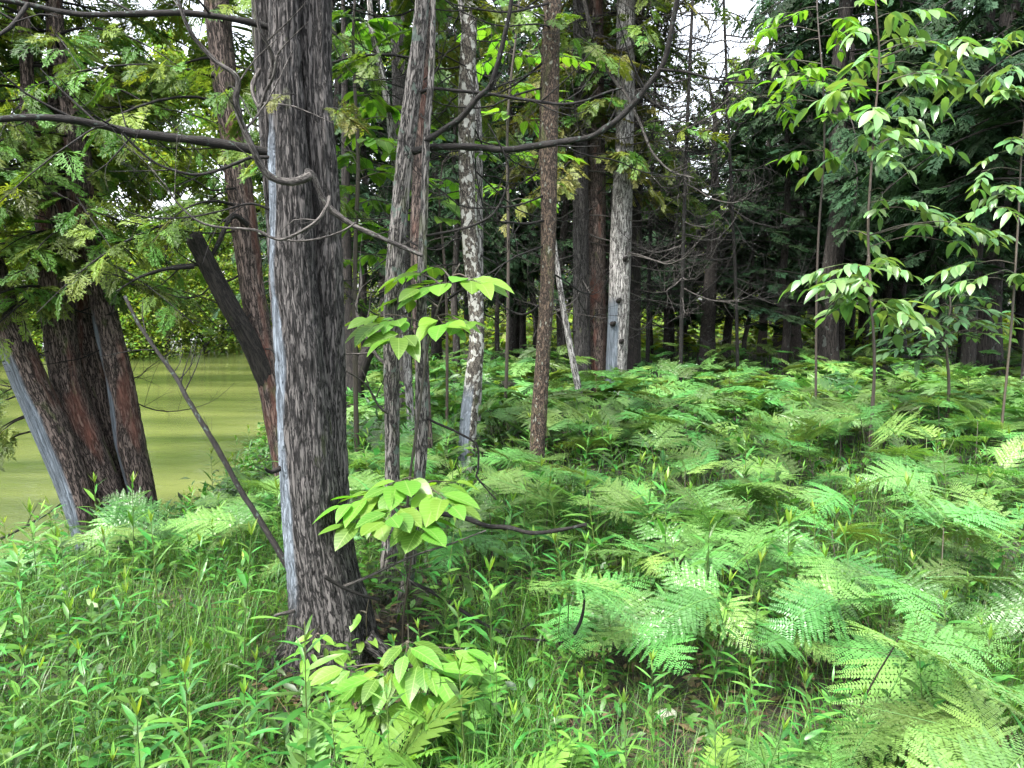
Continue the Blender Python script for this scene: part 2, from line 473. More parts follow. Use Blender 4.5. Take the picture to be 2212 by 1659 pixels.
# ------------------------------------------------------------------ the ground and the river
def sheet(name, xs, ys, zf, mat):
    X, Y = np.meshgrid(xs, ys); Z = zf(X, Y)
    V = np.stack([X, Y, Z], -1).reshape(-1, 3)
    nx, ny = len(xs), len(ys)
    i = np.arange(ny - 1)[:, None] * nx; j = np.arange(nx - 1)[None, :]
    F = np.stack([i + j, i + j + 1, i + nx + j + 1, i + nx + j], -1).reshape(-1, 4)
    g = Geo(); g.add(V, None, F)
    return link(name, g.mesh(name, mat), kind='structure')

def graded(a, b, fine0, fine1, step, coarse):
    left = np.arange(a, fine0, coarse); mid = np.arange(fine0, fine1, step); right = np.arange(fine1, b + coarse, coarse)
    return np.concatenate([left, mid, right])
sheet('ground', graded(-160, 160, -12, 12, 0.21, 4.0), graded(-30, 260, -1, 24, 0.21, 3.0), terrain, M['soil'])
river = sheet('river', np.linspace(-140, 6, 60), np.linspace(-30, 200, 80), lambda X, Y: np.full(X.shape, WATER_Z), M['water'])

# ------------------------------------------------------------------ shape templates
def leaf_shape(width=0.5, nseg=4, fold=0.25, curl=0.25, peak=0.4):
    """one leaf of length 1 along x; width is the full width; returns verts, tris"""
    t = np.linspace(0, 1, nseg + 1)
    w = np.sin(np.pi * t ** (math.log(0.5) / math.log(peak))) ** 0.85 * width / 2
    zc = -curl * t ** 2
    mid = np.stack([t, 0 * t, zc], -1)
    L_ = np.stack([t, w, zc + w * fold], -1)[1:-1]
    R_ = np.stack([t, -w, zc + w * fold], -1)[1:-1]
    V = np.vstack([mid, L_, R_]); n = nseg
    li = lambda k: n + k            # k = 1..n-1
    ri = lambda k: n + (n - 1) + k
    F = [(0, 1, li(1)), (0, ri(1), 1)]
    for k in range(1, n - 1):
        F += [(k, k + 1, li(k + 1)), (k, li(k + 1), li(k)), (k, ri(k), ri(k + 1)), (k, ri(k + 1), k + 1)]
    F += [(n - 1, n, li(n - 1)), (n - 1, ri(n - 1), n)]
    return V, np.array(F)

def frond(seed, L=0.5, pairs=14, droop=0.28, spread=0.44, tri=True, step=0.0105, simple=False):
    """bipinnate fern blade along x"""
    r = np.random.default_rng(seed)
    g = Geo()
    ts = np.linspace(0.06, 0.985, pairs)
    def rach(t): return np.array([L * t * (1 - 0.10 * t), 0.02 * L * math.sin(3 * t + seed), L * (0.10 * t - droop * t * t)])
    tube(g, [rach(t) for t in np.linspace(0, 1, 8)], np.linspace(0.0028, 0.0007, 8), 3, cap=False, tint=0.5)
    Vq, Tq, Dq, Uq, Sq, tn = [], [], [], [], [], []
    for t in ts:
        p = rach(t); tan = rach(min(1, t + 0.02)) - rach(max(0, t - 0.02)); tan /= np.linalg.norm(tan)
        prof = ((1 - t) ** 0.75 if tri else math.sin(math.pi * min(1, 0.18 + 0.82 * t)) ** 0.6 * (1.0 if t < 0.98 else 0.4))
        for sd in (-1, 1):
            lp = L * spread * prof * r.uniform(0.9, 1.08) + 0.012
            ang = math.radians(r.normal(62 - 22 * t, 4))
            side = np.array([0, sd, 0.0])
            d = tan * math.cos(ang) + side * math.sin(ang); d[2] += r.normal(0.0, 0.07); d /= np.linalg.norm(d)
            n = np.cross(tan, side) * sd; n /= np.linalg.norm(n)
            if n[2] < 0: n = -n
            if simple:
                Tq.append(p); Dq.append(d); Uq.append(n); Sq.append(lp); tn.append(r.uniform(0, 1)); continue
            nq = max(3, int(lp / step * 1.1))
            dr = r.uniform(0.02, 0.2)
            for k in range(nq + 1):
                q = 1 - (1 - (k + 0.4) / (nq + 0.6)) ** 1.4
                pos = p + d * lp * q + np.array([0, 0, -dr * lp * q * q])
                lq = min(0.025, lp * 0.16) * (1 - q) ** 0.6 + 0.004
                if k == nq:
                    Tq.append(pos); Dq.append(d); Uq.append(n); Sq.append(lq * 1.3); tn.append(0.5); continue
                cr = np.cross(n, d)
                for s2 in (-1, 1):
                    dd = d * 0.42 + cr * s2 * 0.9 + np.array([0, 0, r.normal(-0.12, 0.10)])
                    Tq.append(pos); Dq.append(dd); Uq.append(n + r.normal(0, 0.15, 3)); Sq.append(lq * r.uniform(0.85, 1.1)); tn.append(0.5)
    if simple:
        lv, lf = leaf_shape(0.26, 4, 0.15, 0.15, 0.3)
    else:
        lv = np.array([[0, 0, 0], [0.15, 0.22, 0.02], [0.68, 0.19, 0.0], [1, 0, -0.08], [0.68, -0.19, 0.0], [0.15, -0.22, 0.02]]); lf = np.array([[0, 3, 1], [1, 3, 2], [0, 5, 3], [5, 4, 3]])
        lv = lv * np.array([1, 1.0, 1])
    stamp(g, lv, lf, axes(np.array(Dq), np.array(Uq), np.array(Sq)), np.array(Tq), np.zeros(len(Tq)))
    return g

def spray_template(seed, n1=9, n2=3, w=0.05):
    """flat fan of cedar scale foliage, length 1 along x, drooping"""
    r = np.random.default_rng(seed)
    V, F = [], []
    def strip(p, d, l, wd):
        n = np.array([-d[1], d[0]]); b = len(V)
        z = lambda q: -0.30 * (q[0] ** 2) - 0.05 * abs(q[1])
        pts = [p - n * wd * 0.3, p + d * l * 0.55 - n * wd, p + d * l, p + d * l * 0.55 + n * wd]
        for q in pts: V.append((q[0], q[1], z(q) + r.normal(0, 0.012)))
        F.extend([(b, b + 1, b + 2), (b, b + 2, b + 3)])
    strip(np.array([0, 0]), np.array([1, 0]), 1.0, w * 0.4)
    for i in range(n1):
        t = 0.06 + 0.9 * i / n1
        for sd in (-1, 1):
            a = math.radians(r.normal(42, 7)) * sd
            d = np.array([math.cos(a), math.sin(a)]); l = (0.52 * (1 - t) ** 0.7 + 0.07) * r.uniform(0.7, 1.15)
            p = np.array([t, 0.0]); strip(p, d, l, w * 0.55)
            for k in range(n2):
                for s2 in (-1, 1):
                    q = (k + 0.7) / (n2 + 0.6); a2 = a + s2 * math.radians(r.normal(38, 8))
                    strip(p + d * l * q, np.array([math.cos(a2), math.sin(a2)]), l * 0.42 * (1.15 - q), w * 0.6)
    return np.array(V), np.array(F)

SPRAY_HI = [spray_template(k, 8, 2, 0.036) for k in range(3)]
SPRAY_MID = [spray_template(k + 10, 6, 2, 0.075) for k in range(3)]
SPRAY_LO = [spray_template(k + 20, 6, 1, 0.08) for k in range(2)]

def rng_unit(r, n):
    v = r.normal(size=(n, 3)); return v / np.linalg.norm(v, axis=1)[:, None]

# ------------------------------------------------------------------ trees
def trunk_rows(rows, Y, ztop=None, lean=0.0, foot=None):
    """rows of (v, u_left, u_right) from top to bottom -> centre line and radii from the ground up"""
    P, R = [], []
    v_base = rows[-1][0]
    for v, a, b in rows:
        Yr = Y + lean * (v_base - v) / 1000.0
        P.append(at((a + b) / 2, v, Yr)); R.append(px((b - a) / 2, Yr))
    P = P[::-1]; R = R[::-1]
    if foot is not None:
        P = [np.array(foot[:3])] + P; R = [foot[3]] + R
    else:
        g = gz(P[0][0], P[0][1])
        if P[0][2] > g - 0.08:
            d = P[0] - P[1]; d = d / abs(d[2]) if abs(d[2]) > 1e-3 else np.array([0, 0, -1.0])
            d[:2] = np.clip(d[:2], -0.5, 0.5)
            q = P[0] + d * (P[0][2] - g + 0.1)
            P = [q] + P; R = [R[0] * 1.18] + R
    if ztop and ztop > P[-1][2] + 0.3:
        d = P[-1] - P[-2]; d = d / max(d[2], 1e-3); d[:2] = np.clip(d[:2], -0.3, 0.3)
        h = ztop - P[-1][2]; k = max(2, int(h / 1.0))
        p0, r0 = P[-1], R[-1]
        for i in range(1, k + 1):
            f = i / k
            P.append(p0 + d * h * f * np.array([1 - 0.4 * f, 1 - 0.4 * f, 1])); R.append(r0 * (1 - 0.85 * f))
    return np.array(P), np.array(R)

def fibre_relief(amp, seed, fx=26.0, fz=1.3, lobes=0.0):
    def f(TH, S, RR, bark):
        q = bark
        a = noise(q[..., 0] * fx * 2.6 + seed, q[..., 1] * fx * 2.6 + 5, q[..., 2] * fz * 6)
        b = noise(q[..., 0] * fx * 6 + seed, q[..., 1] * fx * 6 + 3, q[..., 2] * fz * 14)
        c = noise(q[..., 0] * 9 + seed, q[..., 1] * 9, q[..., 2] * 1.6)
        big = noise(np.cos(TH) * 1.6 + seed, np.sin(TH) * 1.6, S * 0.5)
        plate = np.minimum(1.0, np.abs(2 * a - 1) * 3.2)
        return amp * (0.75 * plate + 0.35 * (b - 0.5) + 0.5 * (c - 0.5) - 0.4) + lobes * RR * (big - 0.5)
    return f

def bare_skylit_side(direction, centre=0.0, width=0.5, z0=-9, z1=99, seed=0.0):
    """mask of barkless wood and painted sky light on one side of a trunk (world direction), between two heights"""
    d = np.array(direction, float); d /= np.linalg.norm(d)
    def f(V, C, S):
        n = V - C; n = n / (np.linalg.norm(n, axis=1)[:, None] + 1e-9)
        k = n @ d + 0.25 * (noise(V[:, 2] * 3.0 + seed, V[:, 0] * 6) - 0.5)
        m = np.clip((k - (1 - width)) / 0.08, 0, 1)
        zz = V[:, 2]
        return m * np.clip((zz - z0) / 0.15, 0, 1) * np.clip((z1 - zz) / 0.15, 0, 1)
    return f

def branch_px(pts, Y0, Y1, w0, w1, sides=7, n=None):
    n = n or max(16, len(pts) * 9)
    P = [at(u, v, Y0 + (Y1 - Y0) * i / (len(pts) - 1)) for i, (u, v) in enumerate(pts)]
    P = smooth_line(P, n)
    return P, np.linspace(px(w0 / 2, Y0), px(w1 / 2, Y1), n)

def knobby(seed, amp=0.18):
    def f(TH, S, RR, bark):
        return RR * amp * (2.4 * (noise(S * 14 + seed, np.cos(TH) * 1.5, np.sin(TH) * 1.5) - 0.5) + 1.6 * (noise(S * 50 + seed, np.cos(TH) * 3, np.sin(TH) * 3) - 0.5))
    return f

def twig_spray(geo, r, P, R, n, lmin, lmax, sides=4, up=0.2, depth=1):
    """side twigs along a branch"""
    k = len(P)
    for _ in range(n):
        i = int(r.uniform(0.2, 0.98) * (k - 1)); i = min(max(i, 1), k - 2)
        t = P[i + 1] - P[i - 1]; t /= np.linalg.norm(t)
        d = t * 0.6 + rng_unit(r, 1)[0] * 0.8; d[2] += up; d /= np.linalg.norm(d)
        l = r.uniform(lmin, lmax)
        mid = P[i] + d * l * 0.5 + rng_unit(r, 1)[0] * l * 0.10
        e = P[i] + d * l + np.array([0, 0, r.normal(0.05, 0.15) * l])
        Q = smooth_line([P[i], mid, e], 5)
        r0 = max(0.0012, min(R[i] * 0.55, l * 0.016))
        tube(geo, Q, np.linspace(r0, r0 * 0.3, 5), sides, cap=False, tint=r.uniform())
        if depth > 0 and l > 0.18:
            twig_spray(geo, r, Q, np.linspace(r0, r0 * 0.3, 5), 2, l * 0.25, l * 0.5, 3, up, depth - 1)

def dead_branch(r, start, az, length, r0, rise=0.1, droop=0.35, upturn=0.5, twigs=6):
    g = Geo()
    h = np.array([math.cos(az), math.sin(az), 0.0]); side = np.array([-h[1], h[0], 0])
    b = r.normal(0, 0.18)
    pts = []
    for t in np.linspace(0, 1, 7):
        z = rise * t - droop * math.sin(min(1, t * 1.25) * math.pi * 0.5) * 0.6 + upturn * t ** 3
        pts.append(np.array(start) + h * length * t * (1 - 0.15 * t) + side * length * b * t * t + np.array([0, 0, length * z]) + r.normal(0, 0.012 * length, 3) * (t > 0))
    P = smooth_line(pts, 14); R = np.linspace(r0, r0 * 0.22, 14)
    tube(g, P, R, 5, relief=knobby(r.uniform(0, 50)))
    twig_spray(g, r, P, R, twigs, length * 0.15, length * 0.42, 3)
    return g

def green_bough(r, twigs, leaves, start, az, length, r0, templates, nspray, size, rise=0.15, droop=0.5):
    """a living conifer bough: woody axis into twigs, foliage sprays into leaves"""
    h = np.array([math.cos(az), math.sin(az), 0.0]); side = np.array([-h[1], h[0], 0])
    b = r.normal(0, 0.15)
    pts = [np.array(start) + h * length * t + side * length * b * t * t + np.array([0, 0, length * (rise * t - droop * t * t)]) for t in np.linspace(0, 1, 6)]
    P = smooth_line(pts, 12)
    tube(twigs, P, np.linspace(r0, r0 * 0.2, 12), 4, cap=False)
    ti = r.uniform(0.15, 1.0, nspray); ii = np.minimum((ti * 11).astype(int), 10)
    pos = P[ii] + (P[ii + 1] - P[ii]) * (ti * 11 - ii)[:, None]
    tan = P[np.minimum(ii + 1, 11)] - P[ii]; tan /= np.linalg.norm(tan, axis=1)[:, None]
    sg = np.where(r.uniform(size=nspray) < 0.5, -1, 1)
    D = tan * r.uniform(0.3, 1.0, nspray)[:, None] + side[None] * (sg * r.uniform(0.3, 1.0, nspray))[:, None]
    D[:, 2] += r.normal(-0.15, 0.22, nspray)
    U = np.array([0, 0, 1.0])[None] + r.normal(0, 0.38, (nspray, 3))
    sz = size * r.uniform(0.6, 1.25, nspray) * (1.15 - 0.5 * ti)
    # second rank sprays hang further out on side twigs
    out = D / np.linalg.norm(D, axis=1)[:, None] * (r.uniform(0, 0.55, nspray) * length * 0.35 * (1 - ti))[:, None]
    pos = pos + out
    tn = r.uniform(0, 1, nspray)
    which = r.integers(0, len(templates), nspray)
    for k, (tv, tf) in enumerate(templates):
        m = which == k
        if m.any(): stamp(leaves, tv, tf, axes(D[m], U[m], sz[m]), pos[m], tn[m])

def point_on(P, z):
    i = int(np.argmin(np.abs(P[:, 2] - z))); return P[i]

# ---- the big double-stemmed cedar in the foreground
YM = 3.25
def build_main_cedar():
    f = at(703, 1440, YM); gzv = gz(f[0], f[1])
    root = thing('cedar_tree', 'thick cedar of fused grey shaggy stems with pale strip of painted sky light, standing alone in the herbs', 'tree', (f[0], f[1], gzv))
    front = [(0, 583, 645), (150, 582, 648), (300, 583, 660), (450, 585, 672), (600, 588, 682), (750, 596, 700), (900, 602, 712), (1050, 608, 728), (1150, 613, 742), (1250, 620, 765), (1330, 622, 790), (1400, 612, 806), (1450, 602, 824)]
    back = [(0, 638, 712), (150, 640, 714), (300, 652, 720), (450, 660, 731), (600, 662, 737), (750, 660, 741), (900, 655, 745), (1050, 656, 752), (1150, 660, 760), (1250, 668, 778), (1330, 690, 806), (1400, 700, 822), (1450, 700, 840)]
    left = [(0, 546, 590), (150, 552, 592), (300, 562, 594), (450, 574, 602), (600, 582, 608)]
    wood = Geo()
    P, R = trunk_rows(front, YM, 9.5); n = 360
    tube(wood, smooth_line(P, n), smooth_val(R, n) * 0.97, 124, relief=fibre_relief(0.013, 1.0, lobes=0.16), bare_skylit_fn=bare_skylit_side((-1, -0.5, 0), width=0.16, z0=0.25, z1=2.35), boff=3.0)  # pale left strip is sky light painted into the bark colour
    P2, R2 = trunk_rows(back, YM + 0.10, 9.0); n = 360
    tube(wood, smooth_line(P2, n), smooth_val(R2, n) * 0.97, 116, relief=fibre_relief(0.013, 7.0, lobes=0.16), boff=11.0)
    P3, R3 = trunk_rows(left, YM + 0.16, 8.0, foot=(*at(605, 760, YM + 0.1), 0.03)); n = 200
    tube(wood, smooth_line(P3, n), smooth_val(R3, n) * 0.97, 60, relief=fibre_relief(0.009, 15.0, lobes=0.12), boff=19.0)
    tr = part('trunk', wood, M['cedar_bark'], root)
    # buttress roots
    for (u, v), (u2, v2), w in [((640, 1390), (585, 1500), 46), ((790, 1380), (880, 1490), 46), ((700, 1420), (690, 1545), 60)]:
        g = Geo(); a = at(u, v, YM - 0.05); b = at(u2, v2, YM - 0.05); b[2] = gz(b[0], b[1]) - 0.05
        tube(g, smooth_line([a, (a + b) / 2 + np.array([0, 0, 0.02]), b], 24), np.linspace(px(w / 2, YM), px(w / 4, YM), 24), 24, relief=fibre_relief(0.006, u))
        part('root', g, M['cedar_bark'], root)
    # limbs
    r = np.random.default_rng(5)
    limbs = [
        ('limb', [(600, 332), (520, 318), (440, 305), (360, 296), (290, 288), (215, 270), (140, 257), (60, 253), (-60, 262)], YM + 0.1, YM - 0.35, 21, 13, 'dead_wood', 9),
        ('branch', [(672, 378), (633, 393), (587, 383), (560, 353), (547, 323), (520, 260), (510, 217), (513, 167), (467, 133), (427, 90), (407, 60), (387, 7), (370, -60)], YM - 0.20, YM - 0.5, 17, 6, 'grey_twig', 7),
        ('branch', [(660, 372), (676, 378), (705, 440), (760, 485), (850, 525), (912, 552)], YM - 0.17, YM - 0.05, 15, 9, 'grey_twig', 3),
        ('branch', [(712, 425), (707, 445), (677, 483), (607, 517), (550, 497), (467, 490), (427, 477), (397, 453), (377, 430), (355, 395)], YM - 0.19, YM - 0.4, 8, 3, 'grey_twig', 5),
        ('branch', [(607, 340), (547, 340), (517, 350), (473, 367), (427, 377), (383, 370), (333, 350), (283, 307), (255, 275)], YM, YM - 0.3, 8, 4, 'dead_wood', 6),
        ('branch', [(600, 515), (640, 521), (690, 515), (737, 500), (770, 480)], YM - 0.19, YM - 0.2, 5, 3, 'grey_twig', 2),
        ('branch', [(585, 170), (590, 130), (580, 100), (560, 60), (550, -20)], YM - 0.05, YM - 0.2, 10, 5, 'grey_twig', 3),
        ('branch', [(560, 150), (545, 190), (560, 230), (575, 195), (590, 165), (598, 120)], YM, YM - 0.15, 9, 5, 'grey_twig', 1),
        ('branch', [(590, 455), (540, 440), (480, 455), (400, 470), (310, 468), (240, 440)], YM, YM - 0.2, 6, 2, 'dead_wood', 7),
        ('branch', [(590, 60), (500, 40), (400, 28), (293, 30), (167, 30), (60, 10), (-20, -5)], YM + 0.1, YM - 0.2, 14, 10, 'dead_wood', 6),
        ('branch', [(60, 8), (45, 30), (20, 60), (-20, 85)], YM - 0.18, YM - 0.3, 10, 7, 'dead_wood', 3),
        ('branch', [(735, 1270), (790, 1248), (860, 1215), (910, 1195), (970, 1176), (1050, 1146)], YM - 0.12, YM + 0.1, 8, 3, 'grey_twig', 3),
        ('branch', [(700, 1245), (737, 1267), (780, 1285), (820, 1296)], YM - 0.22, YM - 0.1, 9, 6, 'dead_wood', 1),
        ('branch', [(606, 1012), (585, 1020), (572, 1012)], YM - 0.05, YM - 0.12, 12, 5, 'dead_wood', 0),
        ('branch', [(635, 1320), (600, 1328), (578, 1340)], YM - 0.12, YM - 0.25, 9, 4, 'grey_twig', 0),
    ]
    for nm, pts, Y0, Y1, w0, w1, mt, tw in limbs:
        g = Geo(); P_, R_ = branch_px(pts, Y0, Y1, w0, w1)
        tube(g, P_, R_, 9, relief=knobby(pts[0][0]))
        twig_spray(g, r, P_, R_, tw, 0.10, 0.38)
        part(nm, g, M[mt], root)
    # a few live sprays on the trunk, and the crown above
    fol = Geo(); tw = Geo()
    for u, v, Y, az, l, n, s in [(640, 205, YM - 0.18, -2.4, 0.10, 3, 0.09), (700, 235, YM - 0.15, -0.5, 0.12, 4, 0.13), (718, 250, YM - 0.15, -0.8, 0.12, 4, 0.12)]:
        green_bough(r, tw, fol, at(u, v, Y), az, l, 0.003, SPRAY_HI, n, s)
    part('epicormic_spray', fol, M['cedar_olive'], root)
    fol = Geo()
    for i in range(14):
        z = r.uniform(6.2, 9.2); p = point_on(smooth_line(P, 60), z)
        green_bough(r, tw, fol, p, r.uniform(0, 6.28), 1.5 * (1.15 - (z - 6.2) / 4), 0.02, SPRAY_MID, 26, 0.34)
    part('crown_wood', tw, M['dead_wood'], root)
    part('crown', fol, M['cedar'], root)
build_main_cedar()

def simple_tree(name, label, rows, Y, mat, sides=28, n=160, ztop=8.0, lean=0.0, amp=0.005, lobes=0.1, bare=None, fx=26, fz=1.3, group=None, foot=None):
    P, R = trunk_rows(rows, Y, ztop, lean, foot)
    b = P[0]; root = thing(name, label, 'tree', (b[0], b[1], gz(b[0], b[1])), group)
    g = Geo(); PP = smooth_line(P, n)
    tube(g, PP, smooth_val(R, n), sides, relief=fibre_relief(amp, rows[0][1], fx, fz, lobes), bare_skylit_fn=bare, boff=float(rows[0][1] % 17))
    part('trunk', g, M[mat], root)
    return root, PP, smooth_val(R, n)

def limb(root, pts, Y0, Y1, w0, w1, mat, twigs, seed, name='branch', tmin=0.12, tmax=0.4):
    r = np.random.default_rng(seed)
    g = Geo(); P_, R_ = branch_px(pts, Y0, Y1, w0, w1)
    tube(g, P_, R_, 8, relief=knobby(seed))
    twig_spray(g, r, P_, R_, twigs, tmin, tmax)
    return part(name, g, M[mat], root)

def dead_set(root, P, R, zs, seed, az0=0.0, az1=6.283, lmin=0.6, lmax=1.6, mat='dead_wood', rr=0.008, twigs=6, **kw):
    r = np.random.default_rng(seed)
    for z in zs:
        i = int(np.argmin(np.abs(P[:, 2] - z)))
        l = r.uniform(lmin, lmax)
        g = dead_branch(r, P[i], r.uniform(az0, az1), l, rr * r.uniform(0.7, 1.3), rise=r.uniform(-0.1, 0.25), droop=r.uniform(0.15, 0.5), upturn=r.uniform(0.1, 0.6), twigs=twigs, **kw)
        part('dead_branch', g, M[mat], root)

def crown_on(root, P, seed, z0, z1, n, length, templates, nspray, size, mat='cedar', az=None, r0=0.012, wood='dead_wood', rise=0.15, droop=0.5):
    r = np.random.default_rng(seed); tw, fol = Geo(), Geo()
    for i in range(n):
        z = z0 + (z1 - z0) * (i + r.uniform()) / n
        a = r.uniform(0, 6.283) if az is None else r.uniform(*az)
        green_bough(r, tw, fol, point_on(P, z), a, length * r.uniform(0.6, 1.2), r0, SPRAY_LO if (templates is SPRAY_HI and z > 4.5) else templates, nspray, size, rise * r.uniform(0.3, 1.8), droop * r.uniform(0.5, 1.4))
    part('crown_wood', tw, M[wood], root)
    part('crown', fol, M[mat], root)

# ---- leaning cedars on the river bank
bank = [
    ('pale barkless face tinted with painted sky light on its river side, leaning furthest over the bank', [(480, -75, -35), (590, -50, 12), (686, -20, 43), (820, 28, 98), (953, 85, 158), (1086, 138, 200), (1180, 165, 212), (1240, 172, 218)], 5.75, 'red_bark', bare_skylit_side((-0.8, -0.6, 0.2), width=0.62, z1=1.25, seed=2.0)),  # river face: bare wood with bluish sky light put into its colour
    ('dark furrowed bark, second in the leaning bank clump', [(-20, 38, 58), (183, 48, 72), (300, 45, 90), (467, 78, 132), (560, 84, 142), (686, 93, 157), (820, 112, 177), (953, 150, 222), (1086, 208, 272), (1180, 238, 290)], 6.0, 'red_bark', None),
    ('reddish narrow trunk squeezed between its neighbours in the bank clump', [(150, 105, 125), (300, 108, 135), (467, 130, 165), (560, 145, 190), (686, 152, 206), (820, 170, 236), (953, 208, 264), (1086, 255, 302), (1160, 262, 305)], 6.25, 'red_bark', None),
    ('grey strip of painted sky light down its front, most upright stem of the bank clump', [(-20, 106, 130), (100, 113, 140), (233, 133, 167), (333, 143, 193), (467, 152, 204), (560, 188, 232), (686, 202, 254), (820, 232, 286), (953, 250, 312), (1086, 285, 338), (1150, 292, 342)], 6.1, 'red_bark', bare_skylit_side((-0.75, -0.7, 0), width=0.12, z1=1.5, seed=4.0)),  # narrow grey strip paints sky light onto this stem
]
bank_roots = []
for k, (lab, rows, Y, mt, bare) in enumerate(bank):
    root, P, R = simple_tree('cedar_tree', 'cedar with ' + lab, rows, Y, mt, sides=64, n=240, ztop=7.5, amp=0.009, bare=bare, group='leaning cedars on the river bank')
    bank_roots.append((root, P, R))
    if k == 0:
        crown_on(root, P, 60, 1.9, 6.5, 22, 1.3, SPRAY_MID, 22, 0.34)
    else:
        crown_on(root, P, 60 + k, 1.6, 6.8, 46, 1.35, SPRAY_HI, 17, 0.25)
        dead_set(root, P, R, np.linspace(0.9, 3.4, 9), 70 + k, lmin=0.5, lmax=1.4, rr=0.008)
root, P, R = bank_roots[0]
r = np.random.default_rng(77); tw, fol = Geo(), Geo()
for (u, v, Y, az, l) in [(70, 850, 6.1, 3.5, 0.7), (90, 890, 6.1, 3.9, 0.7), (80, 930, 6.0, 3.6, 0.6), (60, 830, 6.2, 4.2, 0.7), (60, 900, 6.0, 4.4, 0.6)]:
    green_bough(r, tw, fol, at(u, v, Y), az, l, 0.008, SPRAY_HI, 14, 0.22, 0.0, 0.9)
part('low_bough', tw, M['dead_wood'], root); part('low_foliage', fol, M['cedar'], root)

# ---- leaning lichened tree behind the big cedar, with its broken dark limb
root, P, R = simple_tree('leaning_tree', 'slanting reddish lichen-spotted trunk with a broken dark limb, behind the big cedar', [(-20, 440, 490), (150, 458, 508), (300, 478, 530), (500, 502, 556), (640, 522, 572), (800, 552, 600), (950, 580, 628), (1050, 598, 648)], 5.9, 'red_bark', sides=48, n=220, ztop=8, amp=0.008, group=None)
g = Geo(); P_, R_ = branch_px([(580, 830), (556, 772), (530, 720), (498, 665), (463, 600), (438, 550), (416, 508)], 5.9, 5.5, 44, 36)
tube(g, P_, R_, 24, relief=fibre_relief(0.008, 3.0)); part('broken_limb', g, M['dark_bark'], root)
crown_on(root, P, 81, 2.0, 7.0, 44, 1.6, SPRAY_HI, 18, 0.27)
dead_set(root, P, R, np.linspace(1.2, 3.6, 9), 82, lmin=0.6, lmax=1.5)
limb(root, [(535, 485), (500, 470), (450, 560), (380, 575), (300, 600)], 5.8, 5.4, 12, 4, 'dead_wood', 6, 83)
limb(root, [(420, 575), (350, 583), (300, 600), (250, 630)], 5.5, 5.3, 9, 3, 'dead_wood', 5, 84)

# ---- slim trees to the right of the big cedar
YE = 3.95
root, P, R = simple_tree('slim_tree', 'slim grey-green slanting trunk rising from the foot of the big cedar', [(-20, 901, 928), (150, 881, 914), (300, 861, 897), (450, 846, 881), (600, 832, 869), (700, 829, 864), (800, 829, 862), (1000, 832, 863), (1150, 826, 862), (1280, 816, 852), (1350, 806, 850)], YE, 'moss_bark', sides=36, n=240, ztop=7, amp=0.0045)
dead_set(root, P, R, [1.9, 2.3, 2.7, 3.0], 91, lmin=0.4, lmax=1.0, rr=0.005)
E1 = root
limb(root, [(880, 330), (937, 318), (1037, 318), (1087, 323), (1170, 313), (1237, 303), (1287, 290), (1344, 250), (1387, 200), (1430, 143), (1447, 83), (1464, -10)], YE, YE - 0.4, 15, 10, 'dead_wood', 6, 92, 'limb')
limb(root, [(1425, 150), (1480, 155), (1560, 175), (1640, 180)], YE - 0.38, YE - 0.4, 7, 3, 'dead_wood', 5, 192)
limb(root, [(897, 203), (937, 192), (997, 197), (1054, 202), (1120, 213), (1170, 220), (1204, 225), (1254, 220), (1310, 200), (1344, 190)], YE, YE - 0.2, 8, 4, 'dead_wood', 6, 93)
root, P, R = simple_tree('slim_tree', 'thin dark flaking trunk in front of the slim reddish one, beside the big cedar', [(-20, 932, 942), (150, 926, 938), (300, 914, 928), (450, 908, 924), (560, 903, 921), (700, 899, 922), (900, 896, 925), (1000, 896, 921), (1080, 891, 912), (1150, 884, 904), (1300, 858, 890), (1370, 845, 882)], YE - 0.1, 'moss_bark', sides=30, n=240, ztop=6.5, amp=0.004)
limb(root, [(920, 305), (954, 283), (997, 253), (1030, 213), (1057, 187), (1074, 140), (1087, 90), (1100, 33), (1108, -30)], YE - 0.1, YE - 0.3, 14, 8, 'dead_wood', 4, 94, 'limb')
limb(root, [(905, 1098), (957, 1109), (1004, 1119), (1054, 1136), (1097, 1139), (1147, 1151), (1204, 1146), (1267, 1133)], YE - 0.1, YE - 0.5, 12, 8, 'dead_wood', 0, 95, 'limb')
limb(root, [(910, 895), (935, 910), (990, 935), (1030, 962), (1033, 1010), (1030, 1030), (1050, 1055), (1072, 1080)], YE - 0.1, YE - 0.2, 6, 3, 'dead_wood', 2, 96)
limb(root, [(917, 510), (970, 500), (1020, 487), (1064, 463), (1090, 417), (1099, 367), (1087, 327), (1054, 267)], YE - 0.1, YE - 0.3, 6, 3, 'dead_wood', 3, 97)
limb(root, [(905, 745), (860, 650), (880, 600)], YE - 0.1, YE - 0.2, 5, 3, 'grey_twig', 2, 98)
limb(root, [(850, 900), (820, 880), (790, 830), (745, 800)], YE, YE - 0.2, 6, 3, 'grey_twig', 3, 99)
limb(E1, [(850, 800), (815, 770), (795, 735), (775, 690), (770, 660), (780, 620), (779, 580)], YE, YE + 0.1, 9, 4, 'grey_twig', 5, 199)

root, P, R = simple_tree('slim_tree', 'slim rust-red trunk half hidden behind the thin flaking one', [(-20, 906, 936), (200, 898, 926), (330, 893, 920), (500, 886, 916), (700, 892, 922), (900, 903, 932), (1020, 912, 940)], 6.3, 'red_bark', sides=32, n=180, ztop=7.5, amp=0.006)
dead_set(root, P, R, np.linspace(1.5, 4.3, 12), 101, lmin=0.6, lmax=1.6)
crown_on(root, P, 102, 3.4, 7.0, 16, 1.3, SPRAY_MID, 18, 0.32)

